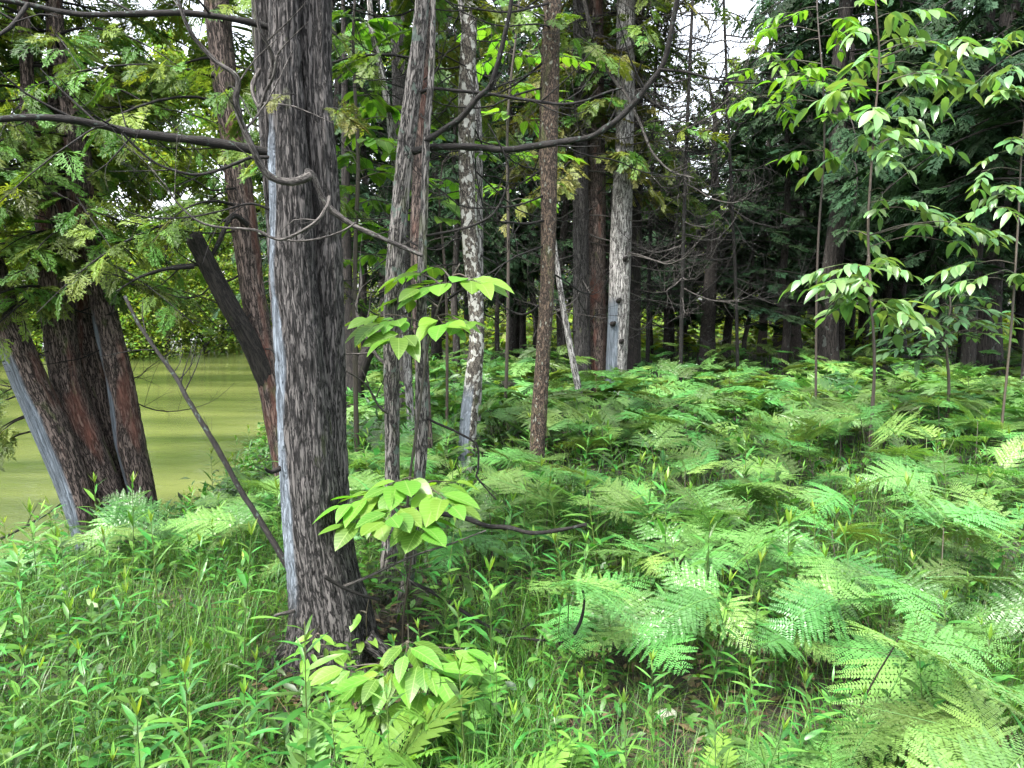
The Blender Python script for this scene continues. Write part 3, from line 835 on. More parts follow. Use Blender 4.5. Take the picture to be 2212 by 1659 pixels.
root, P, R = simple_tree('mottled_tree', 'kinked trunk mottled with white lichen and a long barkless scar near its foot', [(-20, 1002, 1032), (200, 992, 1026), (400, 993, 1026), (540, 1000, 1036), (650, 1012, 1044), (740, 1014, 1046), (820, 1004, 1040), (900, 994, 1032), (1000, 989, 1026), (1045, 988, 1026)], 6.6, 'lichen_bark', sides=40, n=260, ztop=9, amp=0.006, fx=20, fz=5, bare=bare_skylit_side((-0.75, -0.66, 0), width=0.5, z0=0.05, z1=0.88, seed=6.0))
dead_set(root, P, R, np.linspace(1.5, 4.3, 15), 111, lmin=0.7, lmax=2.2, rr=0.009, twigs=9)
root, P, R = simple_tree('slim_tree', 'thin pale stem close behind the lichen-mottled trunk', [(-20, 985, 1000), (230, 1024, 1038), (480, 1030, 1043), (760, 1030, 1044), (960, 1022, 1036)], 7.6, 'pale_bark', sides=16, n=100, ztop=8, amp=0.003)
dead_set(root, P, R, np.linspace(2.0, 4.8, 12), 112, lmin=0.7, lmax=2.0, rr=0.008, twigs=9)

root, P, R = simple_tree('brown_tree', 'straight brown trunk with fine scaly bark and green lichen, standing free among ferns', [(-20, 1178, 1211), (200, 1171, 1206), (400, 1169, 1202), (600, 1167, 1197), (800, 1155, 1186), (900, 1147, 1182), (1000, 1144, 1176), (1090, 1146, 1178)], 6.1, 'brown_bark', sides=40, n=260, ztop=9, amp=0.006, fx=24, fz=5)
dead_set(root, P, R, np.linspace(1.6, 4.2, 14), 121, lmin=0.7, lmax=2.2, rr=0.009, twigs=9)
limb(root, [(1180, 570), (1176, 520), (1172, 420), (1168, 300), (1172, 150), (1177, 0)], 6.2, 6.25, 9, 7, 'brown_bark', 3, 122)

root, P, R = simple_tree('dead_pole', 'thin pale leaning dead stem rising from the ferns near the cedar group', [(500, 1190, 1199), (560, 1196, 1207), (650, 1208, 1220), (750, 1225, 1239), (825, 1239, 1254)], 9.0, 'pale_bark', sides=14, n=70, ztop=None, amp=0.003)

root, P, R = simple_tree('slim_tree', 'thin leaning stem among bright leaves right of the big cedar top', [(-20, 792, 803), (67, 798, 810), (157, 818, 831), (233, 831, 845), (333, 843, 857), (420, 850, 864), (760, 870, 886)], 7.5, 'pale_bark', sides=14, n=100, ztop=7, amp=0.003)
dead_set(root, P, R, np.linspace(2.0, 4.0, 5), 123, lmin=0.4, lmax=1.0, rr=0.005)
root, P, R = simple_tree('cedar_tree', 'grey trunk glimpsed behind the slanting slim tree', [(-20, 842, 878), (200, 848, 880), (500, 852, 884), (860, 856, 892)], 11.0, 'cedar_bark', sides=24, n=120, ztop=10, amp=0.006)
dead_set(root, P, R, np.linspace(2.0, 6.0, 12), 124, lmin=0.8, lmax=2.0)
crown_on(root, P, 125, 4.0, 9.5, 22, 1.9, SPRAY_MID, 20, 0.4)

# ---- group of cedars beyond the ferns
YF = 12.2
group_f = [
    ('slim grey column at the edge of the cedar group beyond the ferns', [(-20, 1238, 1268), (200, 1240, 1268), (400, 1238, 1270), (600, 1238, 1272), (810, 1240, 1277)], YF, 'cedar_bark', None),
    ('dark ribbed cedar with rust-red lower bark, middle of the group beyond the ferns', [(-20, 1263, 1302), (200, 1266, 1304), (400, 1270, 1308), (600, 1268, 1309), (830, 1270, 1314)], YF + 0.2, 'red_bark', None),
    ('pale stripped cedar with knot holes and blue-grey side, in the group beyond the ferns', [(-20, 1334, 1372), (150, 1332, 1370), (300, 1330, 1367), (500, 1319, 1364), (650, 1315, 1360), (800, 1308, 1354), (830, 1306, 1356)], YF - 0.1, 'pale_bark', bare_skylit_side((-0.9, -0.4, 0), width=0.55, z1=1.6)),
    ('dark trunk right behind the pale stripped cedar', [(-20, 1352, 1388), (300, 1356, 1388), (600, 1352, 1384), (800, 1350, 1384)], YF + 0.9, 'dark_bark', None),
]
for k, (lab, rows, Y, mt, bare) in enumerate(group_f):
    root, P, R = simple_tree('cedar_tree', lab, rows, Y, mt, sides=40, n=180, ztop=11, amp=0.010, bare=bare, group='cedars grouped beyond the ferns')
    dead_set(root, P, R, np.linspace(1.2, 6.4, 30), 130 + k, az0=-1.3 if k > 1 else 0, az1=1.0 if k > 1 else 6.28, lmin=0.9, lmax=2.9, rr=0.013, twigs=13, mat='grey_twig' if k in (0, 2) else 'dead_wood')
    crown_on(root, P, 140 + k, 3.2, 10, 34, 1.7, SPRAY_LO, 24, 0.36, mat='cedar_olive' if k < 2 else 'cedar')
    if k == 0:
        limb(root, [(1240, 40), (1270, 67), (1304, 90), (1337, 110), (1370, 100), (1417, 80)], YF, YF - 0.4, 8, 4, 'grey_twig', 6, 150, tmin=0.3, tmax=0.9)
    if k == 1:
        limb(root, [(1260, -10), (1277, 67), (1297, 127), (1330, 177), (1354, 207), (1387, 277), (1410, 330), (1450, 370), (1500, 385)], YF - 0.3, YF - 1.2, 9, 4, 'grey_twig', 8, 151, tmin=0.3, tmax=0.9)
    if k == 2:   # knots
        for (u, v) in [(1342, 738), (1336, 650), (1350, 560), (1325, 700)]:
            g = Geo(); p = at(u, v, YF - 0.27)
            tube(g, smooth_line([p + np.array([0, 0.08, 0]), p, p + np.array([0.02, -0.05, 0.03])], 6), [0.05, 0.045, 0.04, 0.035, 0.03, 0.02], 10)
            part('knot', g, M['dark_bark'], root)

for lab, rows, Y, sd in [('thin dead snag full of bare curling twigs right of the cedar group', [(-20, 1494, 1500), (300, 1480, 1487), (600, 1470, 1478), (800, 1466, 1475)], 11.6, 161),
                         ('dead snag with bare tangled twigs close against the cedar group', [(-20, 1420, 1426), (300, 1408, 1415), (600, 1398, 1406), (800, 1394, 1403)], 13.4, 162),
                         ('slender dead snag with bare twigs between ash sapling and cedar group', [(-20, 1560, 1565), (300, 1572, 1578), (600, 1585, 1592), (790, 1590, 1597)], 12.6, 163)]:
    root, P, R = simple_tree('dead_snag', lab, rows, Y, 'dead_wood', sides=12, n=70, ztop=7.5, amp=0.004, group='dead snags')
    dead_set(root, P, R, np.linspace(1.6, 6.6, 46), sd, lmin=0.7, lmax=2.2, rr=0.012, twigs=14, mat='grey_twig' if sd == 161 else 'dead_wood')

# ------------------------------------------------------------------ background trees, built once and copied
def conifer_proto(seed, H, r0, cb, spread, nb, ns, size, mat='conifer', bark='forest_bark', ndead=9, name='forest_conifer', templates=None):
    r = np.random.default_rng(seed)
    root = link(name, None)
    g = Geo(); pts = [np.array([r.normal(0, 0.05) * (z > 0.5), r.normal(0, 0.05) * (z > 0.5), z]) for z in np.linspace(-0.25, H, 9)]
    P = smooth_line(pts, 50); R = r0 * np.linspace(1.12, 0.06, 50) ** 0.8
    R[:4] *= np.array([1.5, 1.3, 1.15, 1.05])
    tube(g, P, R, 14, relief=fibre_relief(0.012, seed, 20, 1.0, 0.1), boff=seed * 1.7)
    link('trunk', g.mesh('trunk', M[bark]), root)
    tw, fol = Geo(), Geo()
    for i in range(nb):
        t = (i + r.uniform()) / nb; z = cb + (H - cb) * t ** 0.9
        l = spread * (1 - t) ** 0.75 + 0.25
        green_bough(r, tw, fol, point_on(P, z), r.uniform(0, 6.283), l * r.uniform(0.65, 1.15), 0.02, templates or SPRAY_LO, max(5, int(ns * (l / spread))), size, r.uniform(0, 0.25), r.uniform(0.3, 0.7))
    link('crown', fol.mesh('crown', M[mat]), root)
    link('crown_wood', tw.mesh('crown_wood', M[bark]), root)
    for i in range(ndead):
        z = r.uniform(1.0, cb + 1.5)
        dg = dead_branch(r, point_on(P, z), r.uniform(0, 6.28), r.uniform(0.8, 2.0), 0.012, r.uniform(-0.1, 0.2), r.uniform(0.2, 0.6), r.uniform(0, 0.5), 7)
        link('dead_branch', dg.mesh('dead_branch', M['dead_wood']), root)
    return root

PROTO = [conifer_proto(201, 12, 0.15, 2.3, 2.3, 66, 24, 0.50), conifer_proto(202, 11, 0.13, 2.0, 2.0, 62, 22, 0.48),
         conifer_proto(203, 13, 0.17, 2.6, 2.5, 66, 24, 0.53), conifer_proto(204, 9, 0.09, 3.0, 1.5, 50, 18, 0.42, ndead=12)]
used = [False] * len(PROTO)
def place(proto_list, used, k, x, y, rz, s, label, cat, group, lean=0.0, sz=None):
    o = proto_list[k] if not used[k] else copy_tree(proto_list[k])
    used[k] = True
    o.location = (x, y, gz(x, y)); o.rotation_euler = (lean, 0, rz)
    o.scale = (s, s, sz or s)
    o['label'] = label; o['category'] = cat; o['group'] = group
    return o

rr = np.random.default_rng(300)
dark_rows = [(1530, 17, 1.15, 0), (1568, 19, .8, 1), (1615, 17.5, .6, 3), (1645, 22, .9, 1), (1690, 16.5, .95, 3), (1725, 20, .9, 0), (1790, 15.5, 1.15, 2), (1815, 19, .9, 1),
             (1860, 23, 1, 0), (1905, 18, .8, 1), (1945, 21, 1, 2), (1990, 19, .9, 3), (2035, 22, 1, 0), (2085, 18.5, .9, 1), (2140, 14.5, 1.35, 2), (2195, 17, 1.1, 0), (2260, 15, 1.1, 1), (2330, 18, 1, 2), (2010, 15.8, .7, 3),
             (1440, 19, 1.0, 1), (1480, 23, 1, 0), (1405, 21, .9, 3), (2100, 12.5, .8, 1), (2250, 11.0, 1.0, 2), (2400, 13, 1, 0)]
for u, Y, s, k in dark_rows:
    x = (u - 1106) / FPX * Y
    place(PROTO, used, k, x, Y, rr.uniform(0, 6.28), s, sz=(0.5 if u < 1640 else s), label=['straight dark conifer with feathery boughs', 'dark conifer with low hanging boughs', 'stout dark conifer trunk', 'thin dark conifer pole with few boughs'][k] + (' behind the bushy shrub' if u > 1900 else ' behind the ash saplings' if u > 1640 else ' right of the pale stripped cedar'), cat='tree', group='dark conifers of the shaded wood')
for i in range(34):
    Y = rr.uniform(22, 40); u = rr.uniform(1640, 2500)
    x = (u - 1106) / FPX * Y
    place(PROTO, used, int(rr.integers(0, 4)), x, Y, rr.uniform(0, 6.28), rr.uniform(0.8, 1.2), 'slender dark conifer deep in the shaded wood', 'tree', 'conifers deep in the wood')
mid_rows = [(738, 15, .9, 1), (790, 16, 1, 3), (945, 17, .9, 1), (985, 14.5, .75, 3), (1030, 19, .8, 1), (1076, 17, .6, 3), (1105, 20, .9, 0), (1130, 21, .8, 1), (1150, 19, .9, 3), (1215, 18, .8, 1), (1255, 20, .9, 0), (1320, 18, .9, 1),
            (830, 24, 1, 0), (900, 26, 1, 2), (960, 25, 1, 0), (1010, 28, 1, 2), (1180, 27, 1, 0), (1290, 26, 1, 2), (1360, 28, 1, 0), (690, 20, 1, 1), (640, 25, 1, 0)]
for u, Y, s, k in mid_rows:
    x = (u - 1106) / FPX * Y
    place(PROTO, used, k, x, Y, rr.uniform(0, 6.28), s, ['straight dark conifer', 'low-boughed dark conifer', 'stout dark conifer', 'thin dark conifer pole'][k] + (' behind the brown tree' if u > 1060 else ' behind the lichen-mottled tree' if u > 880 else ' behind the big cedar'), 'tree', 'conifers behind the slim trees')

# forked dark trunk
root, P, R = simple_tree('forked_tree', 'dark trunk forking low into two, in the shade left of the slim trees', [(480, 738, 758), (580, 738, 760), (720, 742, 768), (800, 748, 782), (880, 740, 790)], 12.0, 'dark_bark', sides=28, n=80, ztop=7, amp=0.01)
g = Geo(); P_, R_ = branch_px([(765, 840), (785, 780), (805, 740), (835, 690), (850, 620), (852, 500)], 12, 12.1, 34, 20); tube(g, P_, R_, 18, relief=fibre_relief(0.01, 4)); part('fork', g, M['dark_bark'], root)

# ---- broadleaf trees on the far bank and beyond
def broadleaf_proto(seed, H, r0, spread, nleaf, lsize, low=0.3, name='broadleaf_tree', mat='far_leaf'):
    r = np.random.default_rng(seed)
    root = link(name, None)
    g = Geo(); P = smooth_line([np.array([r.normal(0, .1), r.normal(0, .1), z]) for z in np.linspace(-0.3, H * 0.85, 6)], 24)
    tube(g, P, np.linspace(r0, r0 * 0.2, 24), 10, boff=seed * 0.7)
    link('trunk', g.mesh('trunk', M['forest_bark']), root)
    tw = Geo(); C = []
    for i in range(46):
        t = r.uniform(0.08, 1); z = low + (H - low) * t; p = point_on(P, min(z * 0.85, H * 0.8)); a = r.uniform(0, 6.28)
        l = spread * (math.sin(math.pi * min(1, 0.25 + 0.72 * t)) ** 0.7) * r.uniform(0.4, 1.05)
        e = np.array([p[0] + math.cos(a) * l, p[1] + math.sin(a) * l, z + r.normal(0, 0.2)])
        Q = smooth_line([p, (p + e) / 2 + np.array([0, 0, 0.15 * l]), e], 8)
        tube(tw, Q, np.linspace(r0 * 0.22, 0.006, 8), 4, cap=False)
        for q in (0.55, 0.8, 1.0): C.append((Q[int(q * 7)], 0.35 + 0.28 * l * r.uniform(0.6, 1)))
    link('crown_wood', tw.mesh('crown_wood', M['forest_bark']), root)
    ci = r.integers(0, len(C), nleaf)
    cp = np.array([c[0] for c in C])[ci]; cr = np.array([c[1] for c in C])[ci]
    pos = cp + rng_unit(r, nleaf) * (cr * r.uniform(0, 1, nleaf) ** 0.5)[:, None] * np.array([1, 1, 0.6])
    D = rng_unit(r, nleaf); D[:, 2] = -np.abs(D[:, 2]) * 0.5
    U = np.array([0, 0, 1.0]) + r.normal(0, 0.45, (nleaf, 3))
    lv, lf = leaf_shape(0.62, 2, 0.2, 0.2, 0.42)
    fol = Geo(); stamp(fol, lv, lf, axes(D, U, lsize * r.uniform(0.6, 1.25, nleaf)), pos, r.uniform(0, 1, nleaf) * 0.5 + (ci % 7) / 14.0)
    link('crown', fol.mesh('crown', M[mat]), root)
    return root
BL = [broadleaf_proto(401, 7, 0.14, 2.6, 9000, 0.16), broadleaf_proto(402, 4, 0.09, 2.2, 7000, 0.15, low=0.1), broadleaf_proto(403, 16, 0.22, 4.2, 13000, 0.26, low=0.8)]
bused = [False] * 3
far_bank = []
for i in range(17):                     # along the far water edge
    y = 12 + i * 2.6; 
    far_bank.append(y)
def far_shore(y, off):                  # point on the far side of the river
    yy = np.array([y]); x = np.interp(y, SHORE[2:, 1], SHORE[2:, 0])
    return x - 22.0 - off
for i, (u, Y, k, s) in enumerate([(-80, 27, 1, 1.0), (20, 29, 0, 1.0), (90, 28.5, 1, 0.9), (170, 30, 0, .9), (240, 29, 1, 1.0), (310, 30.5, 1, .9), (370, 29.5, 0, .9), (430, 31, 1, 1.1), (480, 34, 0, 1.0), (535, 37, 1, 1.2),
                                   (-40, 36, 2, 1), (80, 37, 2, 1.0), (200, 37.5, 2, 1), (300, 38, 2, .95), (400, 39, 2, 1.05), (500, 42, 2, 1.1), (590, 46, 2, 1.1), (-200, 30, 2, 1), (-320, 26, 0, 1)]):
    x = (u - 1106) / FPX * Y
    o = place(BL, bused, k, x, Y, rr.uniform(0, 6.28), s, ['rounded light green tree at the far water edge', 'low leafy bush hanging over the far water edge', 'tall light green tree behind the far river bank'][k], 'tree' if k != 1 else 'bush', ['trees at the far water edge', 'bushes at the far water edge', 'tall trees behind the far bank'][k])
for u, Y, k, s in [(700, 40, 0, 1), (790, 38, 1, 1.3), (860, 42, 2, 1), (930, 36, 1, 1.2), (1010, 45, 2, 1.1), (1080, 40, 1, 1.3), (1150, 44, 0, 1.2), (1230, 38, 1, 1.2), (1300, 46, 2, 1), (1390, 40, 1, 1.3), (1450, 44, 0, 1.1), (1530, 42, 1, 1.4),
                   (1600, 47, 2, 1), (1680, 43, 1, 1.3), (1760, 46, 0, 1.2), (1850, 44, 1, 1.4), (1930, 48, 2, 1.1), (2020, 45, 1, 1.3), (2120, 47, 0, 1.2), (2220, 46, 1, 1.4), (2330, 48, 2, 1.2)]:
    x = (u - 1106) / FPX * Y
    place(BL, bused, k, x, Y, rr.uniform(0, 6.28), s, ['rounded bright tree in the clearing beyond the wood', 'spreading bright bush in the clearing beyond the wood', 'tall bright tree closing the clearing beyond the wood'][k], 'tree' if k != 1 else 'bush', ['trees of the far clearing', 'bushes of the far clearing', 'tall trees of the far clearing'][k])

# ------------------------------------------------------------------ saplings with leaves one by one
LV = {}
def leaf_mesh(key, width, nseg, fold, curl, peak, mat):
    if key not in LV:
        g = Geo(); v, f = leaf_shape(width, nseg, fold, curl, peak); g.add(v, f)
        LV[key] = g.mesh('leaf', M[mat])
    return LV[key]

def put_leaf(name, me, parent, base, pos, d, up, size):
    Mx = axes(np.array([d], float), np.array([up], float), np.array([size]))[0]
    o = link(name, me, parent)
    o.matrix_local = Matrix([[*Mx[0], pos[0] - base[0]], [*Mx[1], pos[1] - base[1]], [*Mx[2], pos[2] - base[2]], [0, 0, 0, 1]])
    return o

def sapling(name, label, stem_px, Y, w, clusters, seed, leafkeys, bark='brown_stem', cat='sapling', group=None, compound=False, stem_rows=None):
    """stem through pixels at distance Y; clusters (u, v, dY, reach, n, size_px)"""
    r = np.random.default_rng(seed)
    P = [at(u, v, Y) for u, v in stem_px]
    if P[-1][2] > gz(P[-1][0], P[-1][1]) - 0.05:
        q = P[-1].copy(); q[2] = gz(q[0], q[1]) - 0.06; P.append(q)
    P = smooth_line(P[::-1], 50)
    tt = np.linspace(0, 1, 50); hh = (P[-1][2] - P[0][2])
    P[:, 0] += 0.012 * hh * np.sin(tt * 9 + seed) * tt; P[:, 1] += 0.015 * hh * np.sin(tt * 7 + seed * 2) * tt
    base = P[0]; bz = (base[0], base[1], gz(base[0], base[1]))
    root = thing(name, label, cat, bz, group)
    g = Geo(); tube(g, P, np.linspace(px(w / 2, Y), px(w / 2, Y) * 0.45, 50), 9, relief=knobby(seed, 0.08))
    for (u, v, dY, reach, n, spx) in clusters:
        tw = Geo()
        c = at(u, v, Y + dY)
        i = int(np.argmin(np.linalg.norm(P - c, axis=1) + 0.6 * np.maximum(0, P[:, 2] - c[2])))
        i = min(i, 49); s0 = P[i]
        tip = c
        Q = smooth_line([s0, (s0 + tip) / 2 + np.array([0, 0, 0.10 * np.linalg.norm(tip - s0)]), tip], 14)
        tube(tw, Q, np.linspace(0.006, 0.0018, 14), 5, cap=False)
        dirn = tip - s0; ln = np.linalg.norm(dirn); dirn = dirn / (ln + 1e-6) if ln > 0.02 else rng_unit(r, 1)[0]
        if compound:
            for k in range(n):
                a = r.uniform(0, 6.28); h = np.array([math.cos(a), math.sin(a), 0])
                d = dirn * 0.55 + h * 0.8; d[2] = r.uniform(-0.25, 0.35); d /= np.linalg.norm(d)
                st = Q[-1 - int(r.integers(0, 5))]
                l = px(spx, Y) * r.uniform(0.75, 1.2)
                pts = [st + d * l * t + np.array([0, 0, -0.35 * l * t * t]) for t in np.linspace(0, 1, 7)]
                RQ = smooth_line(pts, 9)
                lg = Geo(); tube(lg, RQ, np.linspace(0.0022, 0.0008, 9), 4, cap=False)
                lo = part('compound_leaf', lg, M['green_stem'], root)
                side = np.cross(d, [0, 0, 1.0]); side /= np.linalg.norm(side)
                for j, t in enumerate((0.38, 0.6, 0.82, 1.0)):
                    pp = RQ[int(t * 8)]
                    for sd in ((-1, 1) if t < 0.99 else (0,)):
                        dd = d * (0.55 if sd else 1.0) + side * sd * 0.85; dd[2] += r.normal(-0.5, 0.18)
                        up = np.array([0, 0, 1.0]) + r.normal(0, 0.25, 3)
                        put_leaf('leaflet', leaf_mesh(*leafkeys[int(r.integers(0, len(leafkeys)))]), lo, bz, pp, dd, up, l * 0.46 * r.uniform(0.85, 1.1))
        else:
            hd = np.array([dirn[0], dirn[1], 0.0])
            if np.linalg.norm(hd) < 0.35: a = r.uniform(0, 6.28); hd = np.array([math.cos(a), math.sin(a), 0])
            hd /= np.linalg.norm(hd); sdv = np.array([-hd[1], hd[0], 0.0])
            ext = px(reach, Y) * 1.3
            E = smooth_line([tip - hd * ext * 0.6 if ln > ext else s0, tip, tip + hd * ext + np.array([0, 0, -0.25 * ext])], 12)
            tube(tw, E, np.linspace(0.0022, 0.001, 12), 4, cap=False)
            for k in range(n):
                f = (k + 0.5) / n; st = E[min(11, int(2 + f * 9.9))]; sg = -1 if k % 2 else 1
                d = hd * (0.35 + 0.9 * f) + sdv * sg * (1.0 - 0.55 * f) + r.normal(0, 0.16, 3); d[2] = r.normal(-0.22, 0.18); d /= np.linalg.norm(d)
                pos = st + d * px(spx, Y) * 0.18
                tube(tw, np.array([st, (st + pos) / 2, pos]), 0.0011, 3, cap=False)
                up = np.array([0, -0.10, 1.0]) + r.normal(0, 0.22, 3)
                put_leaf('leaf', leaf_mesh(*leafkeys[int(r.integers(0, len(leafkeys)))]), root, bz, pos, d, up, px(spx, Y) * r.uniform(0.7, 1.15))
        part('twig', tw, M[bark], root)
    part('stem', g, M[bark], root)
    return root

BROAD = [('broad1', 0.58, 6, 0.22, 0.18, 0.42, 'sap_leaf'), ('broad2', 0.50, 6, 0.30, 0.30, 0.40, 'sap_leaf'), ('broad3', 0.66, 6, 0.15, 0.10, 0.45, 'sap_leaf')]
ASH = [('ash1', 0.42, 5, 0.25, 0.25, 0.40, 'ash_leaf'), ('ash2', 0.36, 5, 0.35, 0.40, 0.42, 'ash_leaf'), ('ash3', 0.48, 5, 0.15, 0.15, 0.40, 'ash_leaf')]
SHRUB = [('shr1', 0.30, 4, 0.25, 0.30, 0.40, 'shrub_leaf'), ('shr2', 0.36, 4, 0.2, 0.2, 0.42, 'shrub_leaf')]

sapling('sapling', 'bright big-leaved sapling growing through the slim trees beside the big cedar', [(985, 570), (960, 640), (925, 760), (900, 900), (880, 1100)], 3.75, 7,
        [(850, 690, -0.15, 36, 9, 66), (830, 680, -0.05, 30, 6, 60), (870, 720, -0.25, 24, 6, 64), (955, 610, 0, 34, 7, 68), (900, 590, 0.05, 30, 6, 60), (950, 690, -0.1, 34, 7, 70), (1010, 600, -0.1, 34, 6, 72), (890, 640, 0.1, 28, 6, 58), (990, 690, -0.15, 26, 4, 64), (940, 575, 0.1, 26, 5, 60)], 501, BROAD)
sapling('sapling', 'lime green seedling tree with drooping oval leaves at knee height beside the slim trees', [(900, 1040), (895, 1100), (890, 1200), (870, 1330)], 3.3, 6,
        [(810, 1065, -0.1, 44, 8, 80), (870, 1035, -0.1, 36, 7, 76), (945, 1065, -0.15, 40, 8, 84), (905, 1120, -0.25, 34, 7, 76), (800, 1110, -0.15, 34, 6, 72), (960, 1040, 0.1, 30, 5, 76), (850, 1100, -0.3, 30, 6, 74)], 502, BROAD)
sapling('seedling', 'broad-leaved seedling with upright pointed top in front of the big cedar foot', [(880, 1350), (878, 1420), (882, 1520), (885, 1640)], 2.55, 7,
        [(878, 1385, 0, 22, 6, 84), (912, 1430, -0.05, 30, 8, 92), (845, 1440, -0.05, 28, 8, 92), (955, 1440, 0, 26, 7, 84), (800, 1465, 0, 28, 7, 86), (920, 1490, -0.05, 28, 8, 84), (850, 1510, -0.05, 30, 8, 88), (755, 1440, 0.05, 24, 6, 76), (975, 1400, 0.05, 20, 4, 70)], 503,
        [('sd1', 0.44, 6, 0.25, 0.25, 0.42, 'sap_leaf'), ('sd2', 0.52, 6, 0.18, 0.2, 0.4, 'sap_leaf')])
sapling('seedling', 'small toothed-leaved seedling against the dark foot of the big cedar', [(690, 1350), (685, 1400), (690, 1480), (700, 1560)], 2.95, 5,
        [(683, 1370, 0, 14, 4, 48), (705, 1395, 0, 18, 4, 44), (665, 1410, -0.05, 16, 4, 44), (720, 1420, 0, 18, 4, 40), (680, 1450, -0.05, 18, 4, 44)], 504, [('sd3', 0.36, 6, 0.3, 0.2, 0.45, 'sap_leaf')])
sapling('sapling', 'little vine-like sapling with three drooping leaves on the big cedar foot', [(800, 1290), (790, 1350), (800, 1460)], 3.2, 4, [(775, 1320, 0, 12, 4, 44), (785, 1375, 0, 10, 3, 38)], 505, BROAD)

# the leafy bright understorey right behind the big cedar
sapling('understorey_tree', 'bright broad-leaved understorey tree filling the gap right of the big cedar top', [(770, -40), (775, 150), (770, 330), (765, 520), (770, 860)], 7.0, 12,
        [(750 + dx, v, dy, 34, 12, 46) for dx, v, dy in [(0, 30, 0), (40, 50, .3), (10, 90, -.2), (80, 40, .2), (-10, 250, 0), (30, 280, .2), (60, 300, -.2), (100, 320, .3), (20, 340, 0), (70, 370, .1), (120, 380, -.2), (0, 400, 0), (40, 430, .2), (90, 440, .3), (20, 480, 0), (130, 270, .3), (60, 500, .2), (-15, 330, .2), (100, 230, .4), (40, 200, .2), (0, 560, .1), (60, 550, .3)]], 506, BROAD)
sapling('understorey_tree', 'lime green leafy stem showing between the slim reddish and lichen-mottled trunks', [(950, 350), (955, 450), (960, 600), (965, 880)], 6.9, 8,
        [(950, 430, 0, 26, 7, 60), (965, 470, 0, 26, 6, 60), (935, 410, 0, 24, 5, 54), (1020, 300, .2, 22, 6, 44), (1040, 330, .3, 22, 5, 40), (985, 390, .2, 22, 5, 44)], 507, BROAD)
sapling('understorey_tree', 'leafy yellow-green young tree behind the free-standing brown trunk', [(1110, -20), (1105, 200), (1100, 450), (1090, 850)], 9.0, 9,
        [(1050 + dx, v, dy, 30, 8, 36) for dx, v, dy in [(0, 60, 0), (40, 80, .2), (90, 120, 0), (20, 120, .2), (70, 180, 0), (130, 200, .3), (40, 240, 0), (100, 260, .2), (60, 330, 0), (110, 380, .3), (90, 430, 0), (150, 330, .2), (30, 400, .1), (170, 120, .2)]], 508, BROAD)

# ash saplings on the right
ashA = [(1890, 20), (1940, 40), (1860, 60), (1915, 90), (1960, 90), (2020, 95), (2080, 110), (2000, 150), (2060, 165), (2120, 165), (1850, 130), (1830, 190), (1930, 180), (1960, 210), (1870, 235), (1920, 255), (1970, 265), (1850, 265), (1830, 280), (1900, 280),
        (1950, 300), (1985, 300), (1840, 330), (1880, 330), (1940, 440), (1985, 460), (2030, 490), (2080, 495), (2120, 510), (2160, 500), (2060, 525), (1830, 500), (1910, 410), (1960, 165), (1900, 140), (2110, 90), (1870, 470)]
sapling('ash_sapling', 'taller pale-stemmed ash sapling with long drooping compound leaves before the dark wood', [(1895, -40), (1896, 60), (1894, 130), (1886, 250), (1884, 360), (1880, 500), (1884, 650), (1888, 800)], 7.6, 7,
        [(u, v, 0.25 * math.sin(i * 2.1), 0, 1 + i % 2, 88) for i, (u, v) in enumerate(ashA)], 511, ASH, bark='brown_stem', compound=True, group='ash saplings before the dark wood')
ashB = [(1640, 70), (1700, 40), (1760, 20), (1660, 130), (1720, 100), (1800, 60), (1680, 165), (1640, 210), (1700, 230), (1780, 130), (1810, 160), (1740, 170), (1720, 200), (1790, 210), (1760, 310), (1740, 330), (1690, 190), (1830, 40), (1850, 15), (1660, 235), (1620, 150), (1800, 250)]
sapling('ash_sapling', 'thin dark-stemmed ash sapling with airy yellow-green leaves before the dark wood', [(1776, -40), (1775, 100), (1772, 300), (1768, 500), (1766, 800)], 8.2, 6,
        [(u, v, 0.3 * math.sin(i * 1.7), 0, 1 + i % 2, 74) for i, (u, v) in enumerate(ashB)], 512, [(a[0] + 'y', *a[1:6], 'sap_leaf') for a in ASH], bark='brown_stem', compound=True, group='ash saplings before the dark wood')
ashC = [(1800, 575), (1840, 580), (1890, 570), (1820, 620), (1860, 645), (1900, 650), (1850, 600), (1915, 665), (1880, 625)]
sapling('ash_sapling', 'short ash sapling with pale leaves at head height in front of the dark trunks', [(1875, 550), (1880, 640), (1885, 820)], 7.2, 6,
        [(u, v, 0.15 * math.sin(i * 1.7), 0, 3, 84) for i, (u, v) in enumerate(ashC)], 513, ASH, bark='brown_stem', compound=True, group='ash saplings before the dark wood')
ashD = [(2180, 210), (2160, 330), (2120, 370), (2200, 190), (2140, 410), (2190, 300), (2170, 420), (2110, 570), (2150, 590), (2100, 610), (2180, 600), (2205, 60), (2190, 140), (2140, 450)]
sapling('ash_sapling', 'ash sapling reaching in at the edge of the dark wood beside the bushy shrub', [(2230, 20), (2225, 200), (2215, 400), (2190, 600), (2170, 830)], 7.0, 6,
        [(u, v, 0.2 * math.sin(i * 1.3), 0, 2, 76) for i, (u, v) in enumerate(ashD)], 514, ASH, bark='brown_stem', compound=True, group='ash saplings before the dark wood')
sh = [(2000, 640), (2030, 660), (2060, 680), (2090, 660), (2110, 690), (1990, 690), (2040, 720), (2080, 720), (1970, 720), (2010, 740), (2130, 720), (2150, 700), (1950, 750), (1990, 775), (2030, 770), (2070, 690), (2020, 700), (1930, 735), (2100, 640), (2170, 680), (1960, 700)]
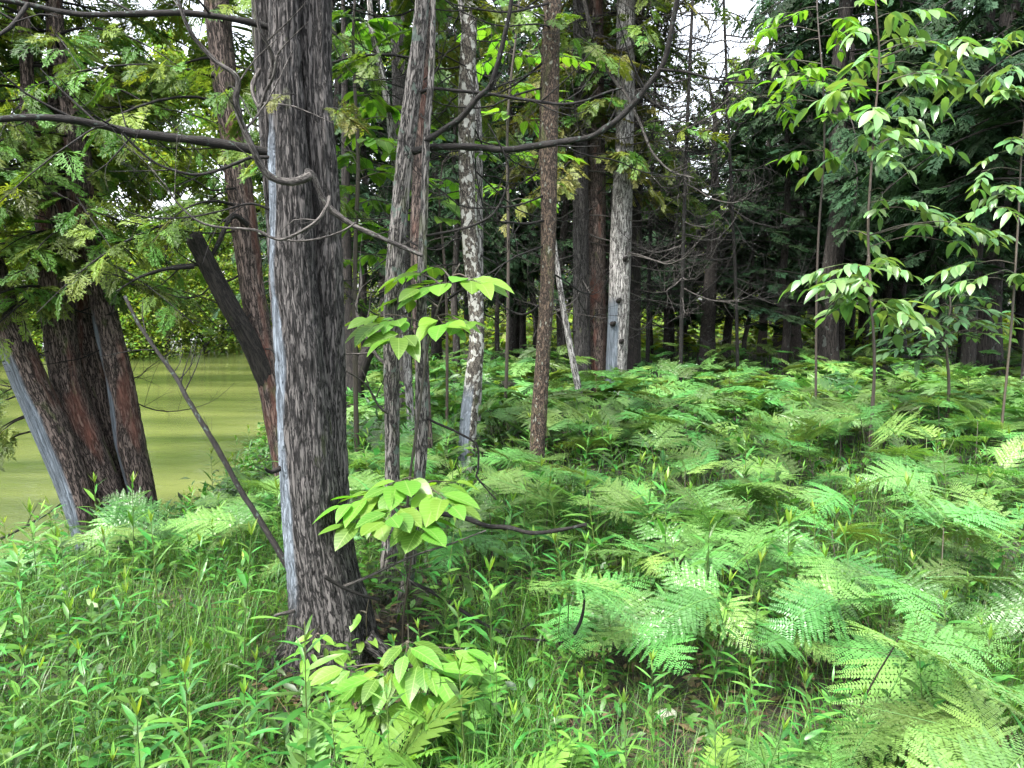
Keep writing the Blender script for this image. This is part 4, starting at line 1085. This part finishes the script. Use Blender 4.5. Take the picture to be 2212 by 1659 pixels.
sapling('bushy_shrub', 'bushy shrub with cool green narrow leaves at the fern edge by the dark wood', [(2050, 640), (2045, 720), (2050, 830)], 8.4, 8,
        [(u, v, 0.3 * math.sin(i * 1.9), 40, 11, 34) for i, (u, v) in enumerate(sh)], 515, SHRUB, cat='shrub')

# ------------------------------------------------------------------ dead sticks
def stick(name, label, pts, Y0, Y1, w0, w1, mat, twigs, seed):
    r = np.random.default_rng(seed); P_, R_ = branch_px(pts, Y0, Y1, w0, w1)
    b = P_[0]; root = thing(name, label, 'stick', tuple(b), None)
    g = Geo(); tube(g, P_, R_, 9, relief=knobby(seed)); part('shaft', g, M[mat], root)
    if twigs:
        for _ in range(twigs):
            g = Geo(); twig_spray(g, r, P_, R_, 1, 0.06, 0.3); part('side_twig', g, M[mat], root)
stick('dead_stick', 'long thin dead stick slanting from the river bank clump to the big cedar', [(640, 1260), (620, 1222), (575, 1145), (520, 1060), (465, 960), (410, 870), (380, 815), (340, 760), (300, 700), (270, 640)], 3.35, 3.9, 15, 7, 'dead_wood', 9, 601)
stick('dead_stick', 'dark fallen stick lying right of the big cedar foot', [(890, 1258), (950, 1288), (1040, 1345), (1110, 1375), (1220, 1388)], 3.4, 3.0, 9, 5, 'dead_wood', 3, 602)
stick('dead_stick', 'short bent dark stick sticking up below the fern fronds', [(1240, 1370), (1255, 1340), (1262, 1300), (1258, 1270)], 2.9, 2.9, 8, 5, 'dead_wood', 0, 603)
stick('dead_stick', 'pale crooked stick poking out over the water edge', [(0, 1165), (50, 1140), (110, 1105), (135, 1085)], 5.6, 5.8, 6, 3, 'dead_wood', 3, 604)

# ------------------------------------------------------------------ bracken ferns
def visible_xy(r, y0, y1, kx=0.80, k0=0.5):
    y = math.exp(r.uniform(math.log(y0), math.log(y1))); x = r.uniform(-1, 1) * (kx * y + k0)
    return x, y

FRONDS = [frond(700 + k, L=0.50, pairs=13, droop=[0.12, 0.24, 0.18, 0.32][k], spread=0.42).mesh('frond', M['fern']) for k in range(4)]
FRONDT = [frond(720 + k, L=0.58, pairs=15, droop=[0.18, 0.30, 0.12][k], spread=0.40).mesh('frond', M['fern']) for k in range(3)]
def fern_proto(seed):
    r = np.random.default_rng(seed)
    root = link('bracken_fern', None)
    h = r.uniform(0.42, 0.60); lx = r.uniform(0.02, 0.10)
    P = smooth_line([np.array([0, 0, -0.08]), np.array([lx * 0.3, 0, h * 0.5]), np.array([lx, 0.01, h])], 10)
    g = Geo(); tube(g, P, np.linspace(0.0042, 0.0028, 10), 5, cap=False)
    link('stem', g.mesh('stem', M['brown_stem'] if seed % 2 else M['green_stem']), root)
    top = P[-1]
    for k, (a, me, s, el) in enumerate([(r.normal(0, .1), FRONDT[int(r.integers(0, 3))], 1.0, -0.10), (r.normal(1.15, .12), FRONDS[int(r.integers(0, 4))], 0.80, -0.05), (r.normal(-1.15, .12), FRONDS[int(r.integers(0, 4))], 0.80, -0.05)]):
        o = link('frond', me, root, loc=tuple(top - np.array([0, 0, 0.01 * k])), rot=(r.normal(0, .25), el + r.normal(-0.1, .22), a), scale=s * r.uniform(0.9, 1.1))
    return root
FERN = [fern_proto(740 + k) for k in range(7)]; fused = [False] * 7
rf = np.random.default_rng(800)
def bracken_ok(x, y):
    if shore_dist(x, y) < 0.7: return 0.0
    u = 1106 + x / y * FPX
    if x > 0.15 and y > 2.9: d = 1.0
    elif x > 0.95 and y > 1.55: d = 1.0
    elif x < -0.9 and 3.9 < y < 6.5 and x > -3: d = 0.45
    elif -1.0 < x < 0.3 and y > 4.2: d = 0.7
    else: d = 0.0
    if y > 11.5: d *= 0.25
    # gaps where grass and litter show
    if noise(np.array([x * 1.1 + 40]), np.array([y * 0.9]))[0] > 0.58: d *= 0.12
    return d
def landmark(x, y):
    return min([('beside the free-standing brown trunk', 0.25, 6.1), ('at the foot of the cedar group', 1.6, 11.5), ('in front of the bushy shrub', 4.6, 7.6), ('around the ash sapling stems', 3.4, 7.2), ('behind the dark litter gap', 0.9, 3.6), ('in the middle of the open patch', 2.0, 5.2), ('at the sunlit outer side of the open patch', 3.0, 4.0), ('at the shaded back of the open patch', 3.4, 9.6)], key=lambda q: math.hypot(x - q[1], y - q[2]))
spots = []
tries = 0
while len(spots) < 300 and tries < 30000:
    tries += 1
    x, y = visible_xy(rf, 1.5, 12.5, 0.74, 0.2)
    if rf.uniform() > bracken_ok(x, y): continue
    dmin = 0.17 + 0.012 * y
    if any((x - a) ** 2 + (y - b) ** 2 < dmin ** 2 for a, b in spots): continue
    if math.hypot(x + 0.79, y - 3.25) < 0.45: continue
    spots.append((x, y))
for i, (x, y) in enumerate(spots):
    k = int(rf.integers(0, 7))
    o = FERN[k] if not fused[k] else copy_tree(FERN[k])
    fused[k] = True
    s = rf.uniform(0.68, 1.05) * (0.85 if x < -0.9 else 1.0)
    o.location = (x, y, gz(x, y)); o.rotation_euler = (rf.normal(0, .2), rf.normal(0, .2), rf.uniform(0, 6.28)); o.scale = (s, s, s * rf.uniform(0.65, 1.25))
    if x < -0.9: lab, grp = 'low bracken fern on the slope between the river and the big cedar', 'ferns on the river slope'
    elif x < 0.3: lab, grp = 'bracken fern in the shade among the slim trees', 'ferns among the slim trees'
    elif y < 3.0: lab, grp = 'large silvery bracken fern arching over dark litter', 'ferns arching over the litter'
    else:
        near = landmark(x, y)
        lab, grp = 'pale green bracken fern ' + near[0], 'ferns ' + near[0]
    o['label'] = lab; o['category'] = 'fern'; o['group'] = grp

# simple-pinnate ferns at the front
SIMPLE = [frond(760 + k, L=0.42, pairs=17, droop=0.3, spread=0.26, tri=False, simple=True).mesh('frond', M['front_fern']) for k in range(2)]
for (u, v, Y, n, s) in [(930, 1600, 2.15, 5, 0.8), (1010, 1640, 2.0, 5, 0.85), (830, 1620, 2.2, 5, .9), (1100, 1650, 2.05, 4, .8), (980, 1520, 2.4, 4, .9), (640, 1640, 2.2, 4, .7), (1560, 1640, 2.1, 3, .6)]:
    p = at(u, v, Y); z = gz(p[0], p[1])
    root = thing('lady_fern', 'bright feathery fern tuft with toothed fronds at the foot of the seedling', 'fern', (p[0], p[1], z), 'feathery ferns at the front')
    for k in range(n):
        a = rf.uniform(0, 6.28)
        link('frond', SIMPLE[k % 2], root, loc=(0, 0, max(0.0, 0.10)), rot=(rf.normal(0, .2), -rf.uniform(0.5, 1.1), a), scale=s * rf.uniform(0.8, 1.15))
    g = Geo(); tube(g, smooth_line([np.array([0, 0, -0.05]), np.array([0, 0, 0.05]), np.array([0, 0, 0.12])], 5), 0.006, 5)
    link('stem', g.mesh('stem', M['green_stem']), root)

# ------------------------------------------------------------------ tall leafy herbs
HL = [('herb%d' % k, w, 5, f, c, p, 'herb') for k, (w, f, c, p) in enumerate([(0.13, 0.25, 0.35, 0.42), (0.15, 0.2, 0.5, 0.4), (0.11, 0.3, 0.22, 0.45), (0.20, 0.2, 0.30, 0.45)])]
HY = ('herby', 0.18, 5, 0.45, -0.05, 0.45, 'herb_young')
def herb_proto(seed, h, nl, ll, joined):
    oval = seed % 4 == 2; plain = seed % 4 in (2, 3)
    r = np.random.default_rng(seed)
    root = link('leafy_herb', None)
    lx, ly = r.normal(0, 0.05, 2) * h
    P = smooth_line([np.array([0, 0, -0.05]), np.array([lx * .3, ly * .3, h * .5]), np.array([lx, ly, h])], 12)
    g = Geo(); tube(g, P, np.linspace(0.0035, 0.0015, 12), 5, cap=False)
    link('stem', g.mesh('stem', M['green_stem']), root)
    jg = Geo(); jy = Geo(); a = r.uniform(0, 6.28)
    for i in range(nl):
        t = 0.18 + 0.80 * i / nl; p = P[int(t * 11)] + (P[min(11, int(t * 11) + 1)] - P[int(t * 11)]) * (t * 11 % 1)
        a += 2.4 + r.normal(0, .3)
        el = r.normal(0.55, 0.2) * (0.6 + 0.6 * t)
        d = np.array([math.cos(a) * math.cos(el), math.sin(a) * math.cos(el), math.sin(el)])
        s = ll * (0.75 + 0.5 * math.sin(math.pi * t)) * r.uniform(0.8, 1.15)
        up = np.array([0, 0, 1.0]) + r.normal(0, .15, 3)
        key = HL[int(r.integers(0, 4))]
        if oval: key = ('oval', 0.44, 5, 0.2, 0.3, 0.42, 'cover'); s *= 0.72
        if joined:
            v, f = leaf_shape(key[1] * 1.1, 3, *key[3:6]); stamp(jg, v, f, axes(np.array([d]), np.array([up]), np.array([s])), np.array([p]), np.array([r.uniform()]))
        else:
            put_leaf('leaf', leaf_mesh(*key), root, (0, 0, 0), p, d, up, s)
    for i in range(0 if plain and not joined else 1 if plain else 4):
        aa = a + i * 1.57; el = r.uniform(0.95, 1.25)
        d = np.array([math.cos(aa) * math.cos(el), math.sin(aa) * math.cos(el), math.sin(el)])
        up = np.array([-math.cos(aa), -math.sin(aa), 0.3]); s = ll * r.uniform(0.45, 0.75)
        if joined:
            v, f = leaf_shape(0.2, 3, .4, -.05, .45); stamp(jy, v, f, axes(np.array([d]), np.array([up]), np.array([s])), np.array([P[-1]]), np.array([r.uniform()]))
        else:
            put_leaf('young_leaf', leaf_mesh(*HY), root, (0, 0, 0), P[-1], d, up, s)
    if joined:
        link('foliage', jg.mesh('foliage', M['cover' if oval else 'herb']), root); link('young_tip', jy.mesh('young_tip', M['herb_young']), root)
    return root
HN = [herb_proto(900 + k, [0.62, 0.75, 0.5, 0.68][k], [22, 26, 20, 24][k], [0.12, 0.11, 0.10, 0.125][k], False) for k in range(4)]
HF = [herb_proto(920 + k, [0.55, 0.68, 0.48, 0.62][k], [24, 26, 20, 24][k], [0.12, 0.11, 0.10, 0.12][k], True) for k in range(4)]
hu = [[False] * 4, [False] * 4]
rh = np.random.default_rng(950)
hs_ = []
def herb_ok(x, y):
    s = float(shore_dist(x, y))
    if s < 0.25: return 0.0
    if x < 0.2: return 1.0 if y < 5.5 else 0.5
    if y < 3: return 0.75 if x < 1.1 else 0.4
    return 0.9 if noise(np.array([x * 1.1 + 40]), np.array([y * 0.9]))[0] > 0.55 else 0.3
tries = 0
while len(hs_) < 340 and tries < 40000:
    tries += 1
    x, y = visible_xy(rh, 1.55, 9.0, 0.72, 0.15)
    if rh.uniform() > herb_ok(x, y): continue
    if math.hypot(x + 0.79, y - 3.25) < 0.40: continue
    if -1.05 < x < -0.3 and 2.2 < y < 3.3 and rh.uniform() < 0.92: continue
    dm = 0.09 + 0.02 * y
    if any((x - a) ** 2 + (y - b) ** 2 < dm * dm for a, b in hs_): continue
    hs_.append((x, y))
for x, y in hs_:
    near = y < 2.9; fam = 0 if near else 1; L_ = HN if near else HF
    k = int(rh.integers(0, 4)); o = L_[k] if not hu[fam][k] else copy_tree(L_[k]); hu[fam][k] = True
    s = rh.uniform(0.65, 1.1) * (0.8 if near and x > -0.6 else 1.0)
    if near: s *= 0.85
    o.location = (x, y, gz(x, y)); o.rotation_euler = (rh.normal(0, .07), rh.normal(0, .07), rh.uniform(0, 6.28)); o.scale = (s, s, s)
    if near and x < -0.3: lab, grp = 'tall narrow-leaved herb with yellow-green tip in front of the big cedar', 'herbs in front of the big cedar'
    elif near: lab, grp = 'narrow-leaved herb standing in dark litter and grass', 'herbs over the litter'
    elif x < -0.9:
        lm = 'by the foot of the leaning bank cedars' if x < -2.3 and y > 4.4 else 'under the long slanting dead stick' if x > -1.8 and y > 3.2 else 'halfway down to the river'
        lab, grp = 'narrow-leaved herb on the grassy slope ' + lm, 'herbs on the slope ' + lm
    elif x < 0.4: lab, grp = 'narrow-leaved herb among the slim trees', 'herbs among the slim trees'
    else: lm = landmark(x, y)[0]; lab, grp = 'yellow-tipped narrow-leaved herb rising through ferns ' + lm, 'herbs ' + lm
    if k == 2: lab = lab.replace('narrow-leaved', 'oval-leaved'); grp = 'oval-leaved ' + grp
    if k > 1:
        plain_lab = lab.replace('yellow-tipped ', 'plain green ').replace(' with yellow-green tip', ' without pale tip')
        if plain_lab != lab: lab = plain_lab; grp = 'plain ' + grp
    o['label'] = lab; o['category'] = 'herb'; o['group'] = grp
for lst, us in ((PROTO, used), (BL, bused), (FERN, fused), (HN, hu[0]), (HF, hu[1])):   # drop masters that were never placed
    for o, f in zip(lst, us):
        if not f:
            for ch in [c for c in o.children]: bpy.data.objects.remove(ch)
            bpy.data.objects.remove(o)

# ------------------------------------------------------------------ grass, ground cover and litter
def scatter(seed, n, y0, y1, kx=0.82, k0=0.6):
    r = np.random.default_rng(seed)
    y = np.exp(r.uniform(math.log(y0), math.log(y1), n)); x = r.uniform(-1, 1, n) * (kx * y + k0)
    s = shore_dist(x, y); m = s > 0.08
    m &= np.hypot(x + 0.79, y - 3.25) > 0.24
    x, y = x[m], y[m]
    return r, x, y, terrain(x, y)

def blades(geo, r, x, y, z, h, w, bend, nseg=3):
    n = len(x); a = r.uniform(0, 6.283, n); H = np.stack([np.cos(a), np.sin(a), 0 * a], -1)
    S = np.stack([-np.sin(a), np.cos(a), 0 * a], -1)
    B = np.stack([x, y, z - 0.02], -1); V = []
    for i in range(nseg + 1):
        t = i / nseg
        c = B + H * (h * bend * t * t)[:, None] + np.array([0, 0, 1.0]) * (h * t * (1 - 0.45 * bend * t))[:, None]
        ww = w * (1 - t) ** 0.6 * (0.6 + 0.4 * min(1, t * 4))
        if i < nseg: V += [c - S * (ww / 2)[:, None], c + S * (ww / 2)[:, None]]
        else: V += [c]
    m = 2 * nseg + 1; VV = np.stack(V, 1).reshape(-1, 3)
    F = []
    for i in range(nseg - 1):
        F += [(2 * i, 2 * i + 1, 2 * i + 3), (2 * i, 2 * i + 3, 2 * i + 2)]
    F.append((2 * nseg - 2, 2 * nseg - 1, 2 * nseg))
    F = (np.array(F)[None] + (np.arange(n) * m)[:, None, None]).reshape(-1, 3)
    geo.add(VV, F, tint=np.repeat(r.uniform(0, 1, n), m))

def foot(x, y): return np.where((x > -1.1) & (x < -0.2) & (y > 2.0) & (y < 3.4), 0.32, 1.0)
g = Geo()
r, x, y, z = scatter(1001, 60000, 1.4, 6)
clump = noise(x * 1.7, y * 1.7); gap = (x > 0.15) & (x < 1.5) & (y < 3.4); m = (clump > 0.28) & (~gap | ((noise(x * 2.6 + 7, y * 2.6) > 0.52) & (r.uniform(size=len(x)) < 0.6))); x, y, z = x[m], y[m], z[m]
blades(g, r, x, y, z, r.uniform(0.12, 0.5, len(x)) * foot(x, y), r.uniform(0.002, 0.007, len(x)), r.uniform(0.2, 1.2, len(x)))
r, x, y, z = scatter(1002, 22000, 5, 26)
blades(g, r, x, y, z, r.uniform(0.12, 0.42, len(x)), r.uniform(0.006, 0.014, len(x)) * (y / 6) ** 0.6, r.uniform(0.2, 1.0, len(x)), 2)
link('grass', g.mesh('grass', M['grass']), kind='stuff', label='fine green grass growing between the herbs and ferns', cat='grass')
g = Geo()                              # thread-fine tufts
rt = np.random.default_rng(1010)
for (cx, cy, n) in [(-0.15, 2.1, 130), (0.0, 2.3, 110), (0.55, 2.3, 120), (0.75, 2.5, 110), (-1.3, 2.3, 110), (-0.9, 2.2, 90), (-1.5, 2.8, 120), (1.0, 2.2, 90), (0.3, 3.3, 100), (-2.0, 3.2, 120), (0.5, 2.7, 120), (-0.5, 2.2, 80), (-1.2, 3.0, 120)]:
    xx = cx + rt.normal(0, 0.04, n); yy = cy + rt.normal(0, 0.04, n)
    blades(g, rt, xx, yy, terrain(xx, yy), rt.uniform(0.2, 0.42, n), rt.uniform(0.0016, 0.003, n), rt.uniform(0.3, 1.3, n), 4)
link('fine_grass', g.mesh('fine_grass', M['grass']), kind='stuff', label='thread-fine arching grass tufts at the front', cat='grass')

g = Geo(); lv, lf = leaf_shape(0.55, 3, 0.2, 0.2, 0.42); lv2, lf2 = leaf_shape(0.3, 3, 0.25, 0.35, 0.42)
for seed, n, y0, y1, sm, hm, (tv, tf) in [(1021, 16000, 1.4, 6, 0.045, 0.30, (lv, lf)), (1022, 20000, 1.4, 6.5, 0.07, 0.34, (lv2, lf2)), (1023, 16000, 5, 30, 0.10, 0.35, leaf_shape(0.55, 2, 0.2, 0.2, 0.42)), (1024, 12000, 5, 16, 0.11, 0.4, leaf_shape(0.32, 2, 0.25, 0.35, 0.42))]:
    r, x, y, z = scatter(seed, n, y0, y1)
    cl = noise(x * 1.3 + seed, y * 1.3); keep = (cl > 0.36) & ((x < 0.15) | (y > 3.3) | (r.uniform(size=len(x)) < 0.25)); x, y, z = x[keep], y[keep], z[keep]; k = len(x)
    D = rng_unit(r, k); D[:, 2] = r.normal(0.05, 0.3, k)
    U = np.array([0, 0, 1.0]) + r.normal(0, 0.35, (k, 3))
    pos = np.stack([x, y, z + foot(x, y) * hm * r.uniform(0.02, 1, k) ** 1.3 * (0.4 + 0.9 * noise(x * 2 + 5, y * 2))], -1)
    stamp(g, tv, tf, axes(D, U, sm * r.uniform(0.5, 1.3, k)), pos, r.uniform(0, 1, k))
link('ground_cover', g.mesh('ground_cover', M['cover']), kind='stuff', label='low mixed leafy ground cover under the ferns and herbs', cat='ground cover')

g = Geo()                              # dead leaves and straw
r, x, y, z = scatter(1031, 14000, 1.4, 12); k = len(x)
D = rng_unit(r, k); D[:, 2] = r.normal(0, 0.15, k); U = np.array([0, 0, 1.0]) + r.normal(0, 0.25, (k, 3))
stamp(g, *leaf_shape(0.45, 2, 0.2, 0.3, 0.42), axes(D, U, 0.06 * r.uniform(0.5, 1.3, k)), np.stack([x, y, z + r.uniform(0.004, 0.03, k)], -1), r.uniform(0, 1, k))
r, x, y, z = scatter(1032, 5000, 1.4, 6)
blades(g, r, x, y, z, r.uniform(0.1, 0.35, len(x)), r.uniform(0.002, 0.004, len(x)), r.uniform(0.6, 1.6, len(x)), 3)
link('leaf_litter', g.mesh('leaf_litter', M['straw']), kind='stuff', label='brown dead leaves and straw on the dark soil', cat='leaf litter')

g = Geo()                              # the ferns that are too far to tell apart
r = np.random.default_rng(1040)
tri = spray_template(44, 9, 1, 0.075); N_ = 900
y = np.exp(r.uniform(math.log(7.5), math.log(17), N_)); x = r.uniform(-0.25, 0.8, N_) * y
m = shore_dist(x, y) > 1.0; x, y = x[m], y[m]; k = len(x)
a = r.uniform(0, 6.28, k); D = np.stack([np.cos(a), np.sin(a), r.normal(0.05, .15, k)], -1)
stamp(g, tri[0], tri[1], axes(D, np.array([0, 0, 1.0]) + r.normal(0, .25, (k, 3)), r.uniform(0.35, 0.6, k)), np.stack([x, y, terrain(x, y) + r.uniform(0.25, 0.6, k)], -1), r.uniform(0, 1, k))
link('fern_cover', g.mesh('fern_cover', M['fern']), kind='stuff', label='distant cover of small ferns under the trees', cat='ferns')

g = Geo()                              # leafy growth along the water edge, and the bright undergrowth of the far clearing
r = np.random.default_rng(1050); n = 18000
y = r.uniform(6, 34, n); x = np.interp(y, SHORE[5:, 1], SHORE[5:, 0]) + r.uniform(-0.2, 3.2, n)
z = terrain(x, y); k = n
D = rng_unit(r, k); D[:, 2] = r.normal(0.05, 0.3, k); U = np.array([0, 0, 1.0]) + r.normal(0, 0.4, (k, 3))
stamp(g, lv2, lf2, axes(D, U, r.uniform(0.08, 0.2, k)), np.stack([x, y, z + 0.7 * np.clip((shore_dist(x, y) + 0.2) / 2.0, 0.12, 1) * r.uniform(0, 1, k) ** 1.4 * (0.25 + noise(x * 1.2, y * 1.2))], -1), r.uniform(0, 1, k))
link('bank_growth', g.mesh('bank_growth', M['cover']), kind='stuff', label='dense low leaves along the near water edge', cat='undergrowth')
g = Geo(); n = 24000
y = np.exp(r.uniform(math.log(22), math.log(75), n)); x = r.uniform(-0.25, 0.9, n) * y
m = shore_dist(x, y) > 0.5; x, y = x[m], y[m]; k = len(x)
D = rng_unit(r, k); D[:, 2] = r.normal(0.05, 0.3, k); U = np.array([0, 0, 1.0]) + r.normal(0, 0.4, (k, 3))
stamp(g, *leaf_shape(0.55, 2, 0.2, 0.2, 0.42), axes(D, U, r.uniform(0.2, 0.45, k)), np.stack([x, y, terrain(x, y) + 0.9 * r.uniform(0, 1, k) ** 1.5 * (0.2 + noise(x * 0.5, y * 0.5))], -1), r.uniform(0, 1, k))
link('clearing_growth', g.mesh('clearing_growth', M['far_leaf']), kind='stuff', label='bright undergrowth of the far clearing behind the trunks', cat='undergrowth')

# ------------------------------------------------------------------ a pale stone in the litter
p = ground_at(1437, 1560)
root = link('pale_stone', None, loc=(p[0], p[1], gz(p[0], p[1])), label='small whitish stone lying in the dark litter below the ferns', cat='stone')
g = Geo(); th = np.linspace(0, 2 * np.pi, 14, endpoint=False); ph = np.linspace(-1.5, 1.5, 9)
TH_, PH_ = np.meshgrid(th, ph); n3 = np.stack([np.cos(PH_) * np.cos(TH_), np.cos(PH_) * np.sin(TH_), np.sin(PH_)], -1).reshape(-1, 3)
V = n3 * (0.8 + 0.45 * noise(n3[:, 0] * 1.7 + 4, n3[:, 1] * 1.7, n3[:, 2] * 1.7))[:, None] * np.array([0.045, 0.03, 0.022]) + np.array([0, 0, 0.012])
i_ = np.arange(8)[:, None] * 14; j_ = np.arange(14)[None]; jn = (j_ + 1) % 14
g.add(V, None, np.stack([i_ + j_, i_ + jn, i_ + 14 + jn, i_ + 14 + j_], -1).reshape(-1, 4))
link('stone_body', g.mesh('stone_body', M['flower']), root)
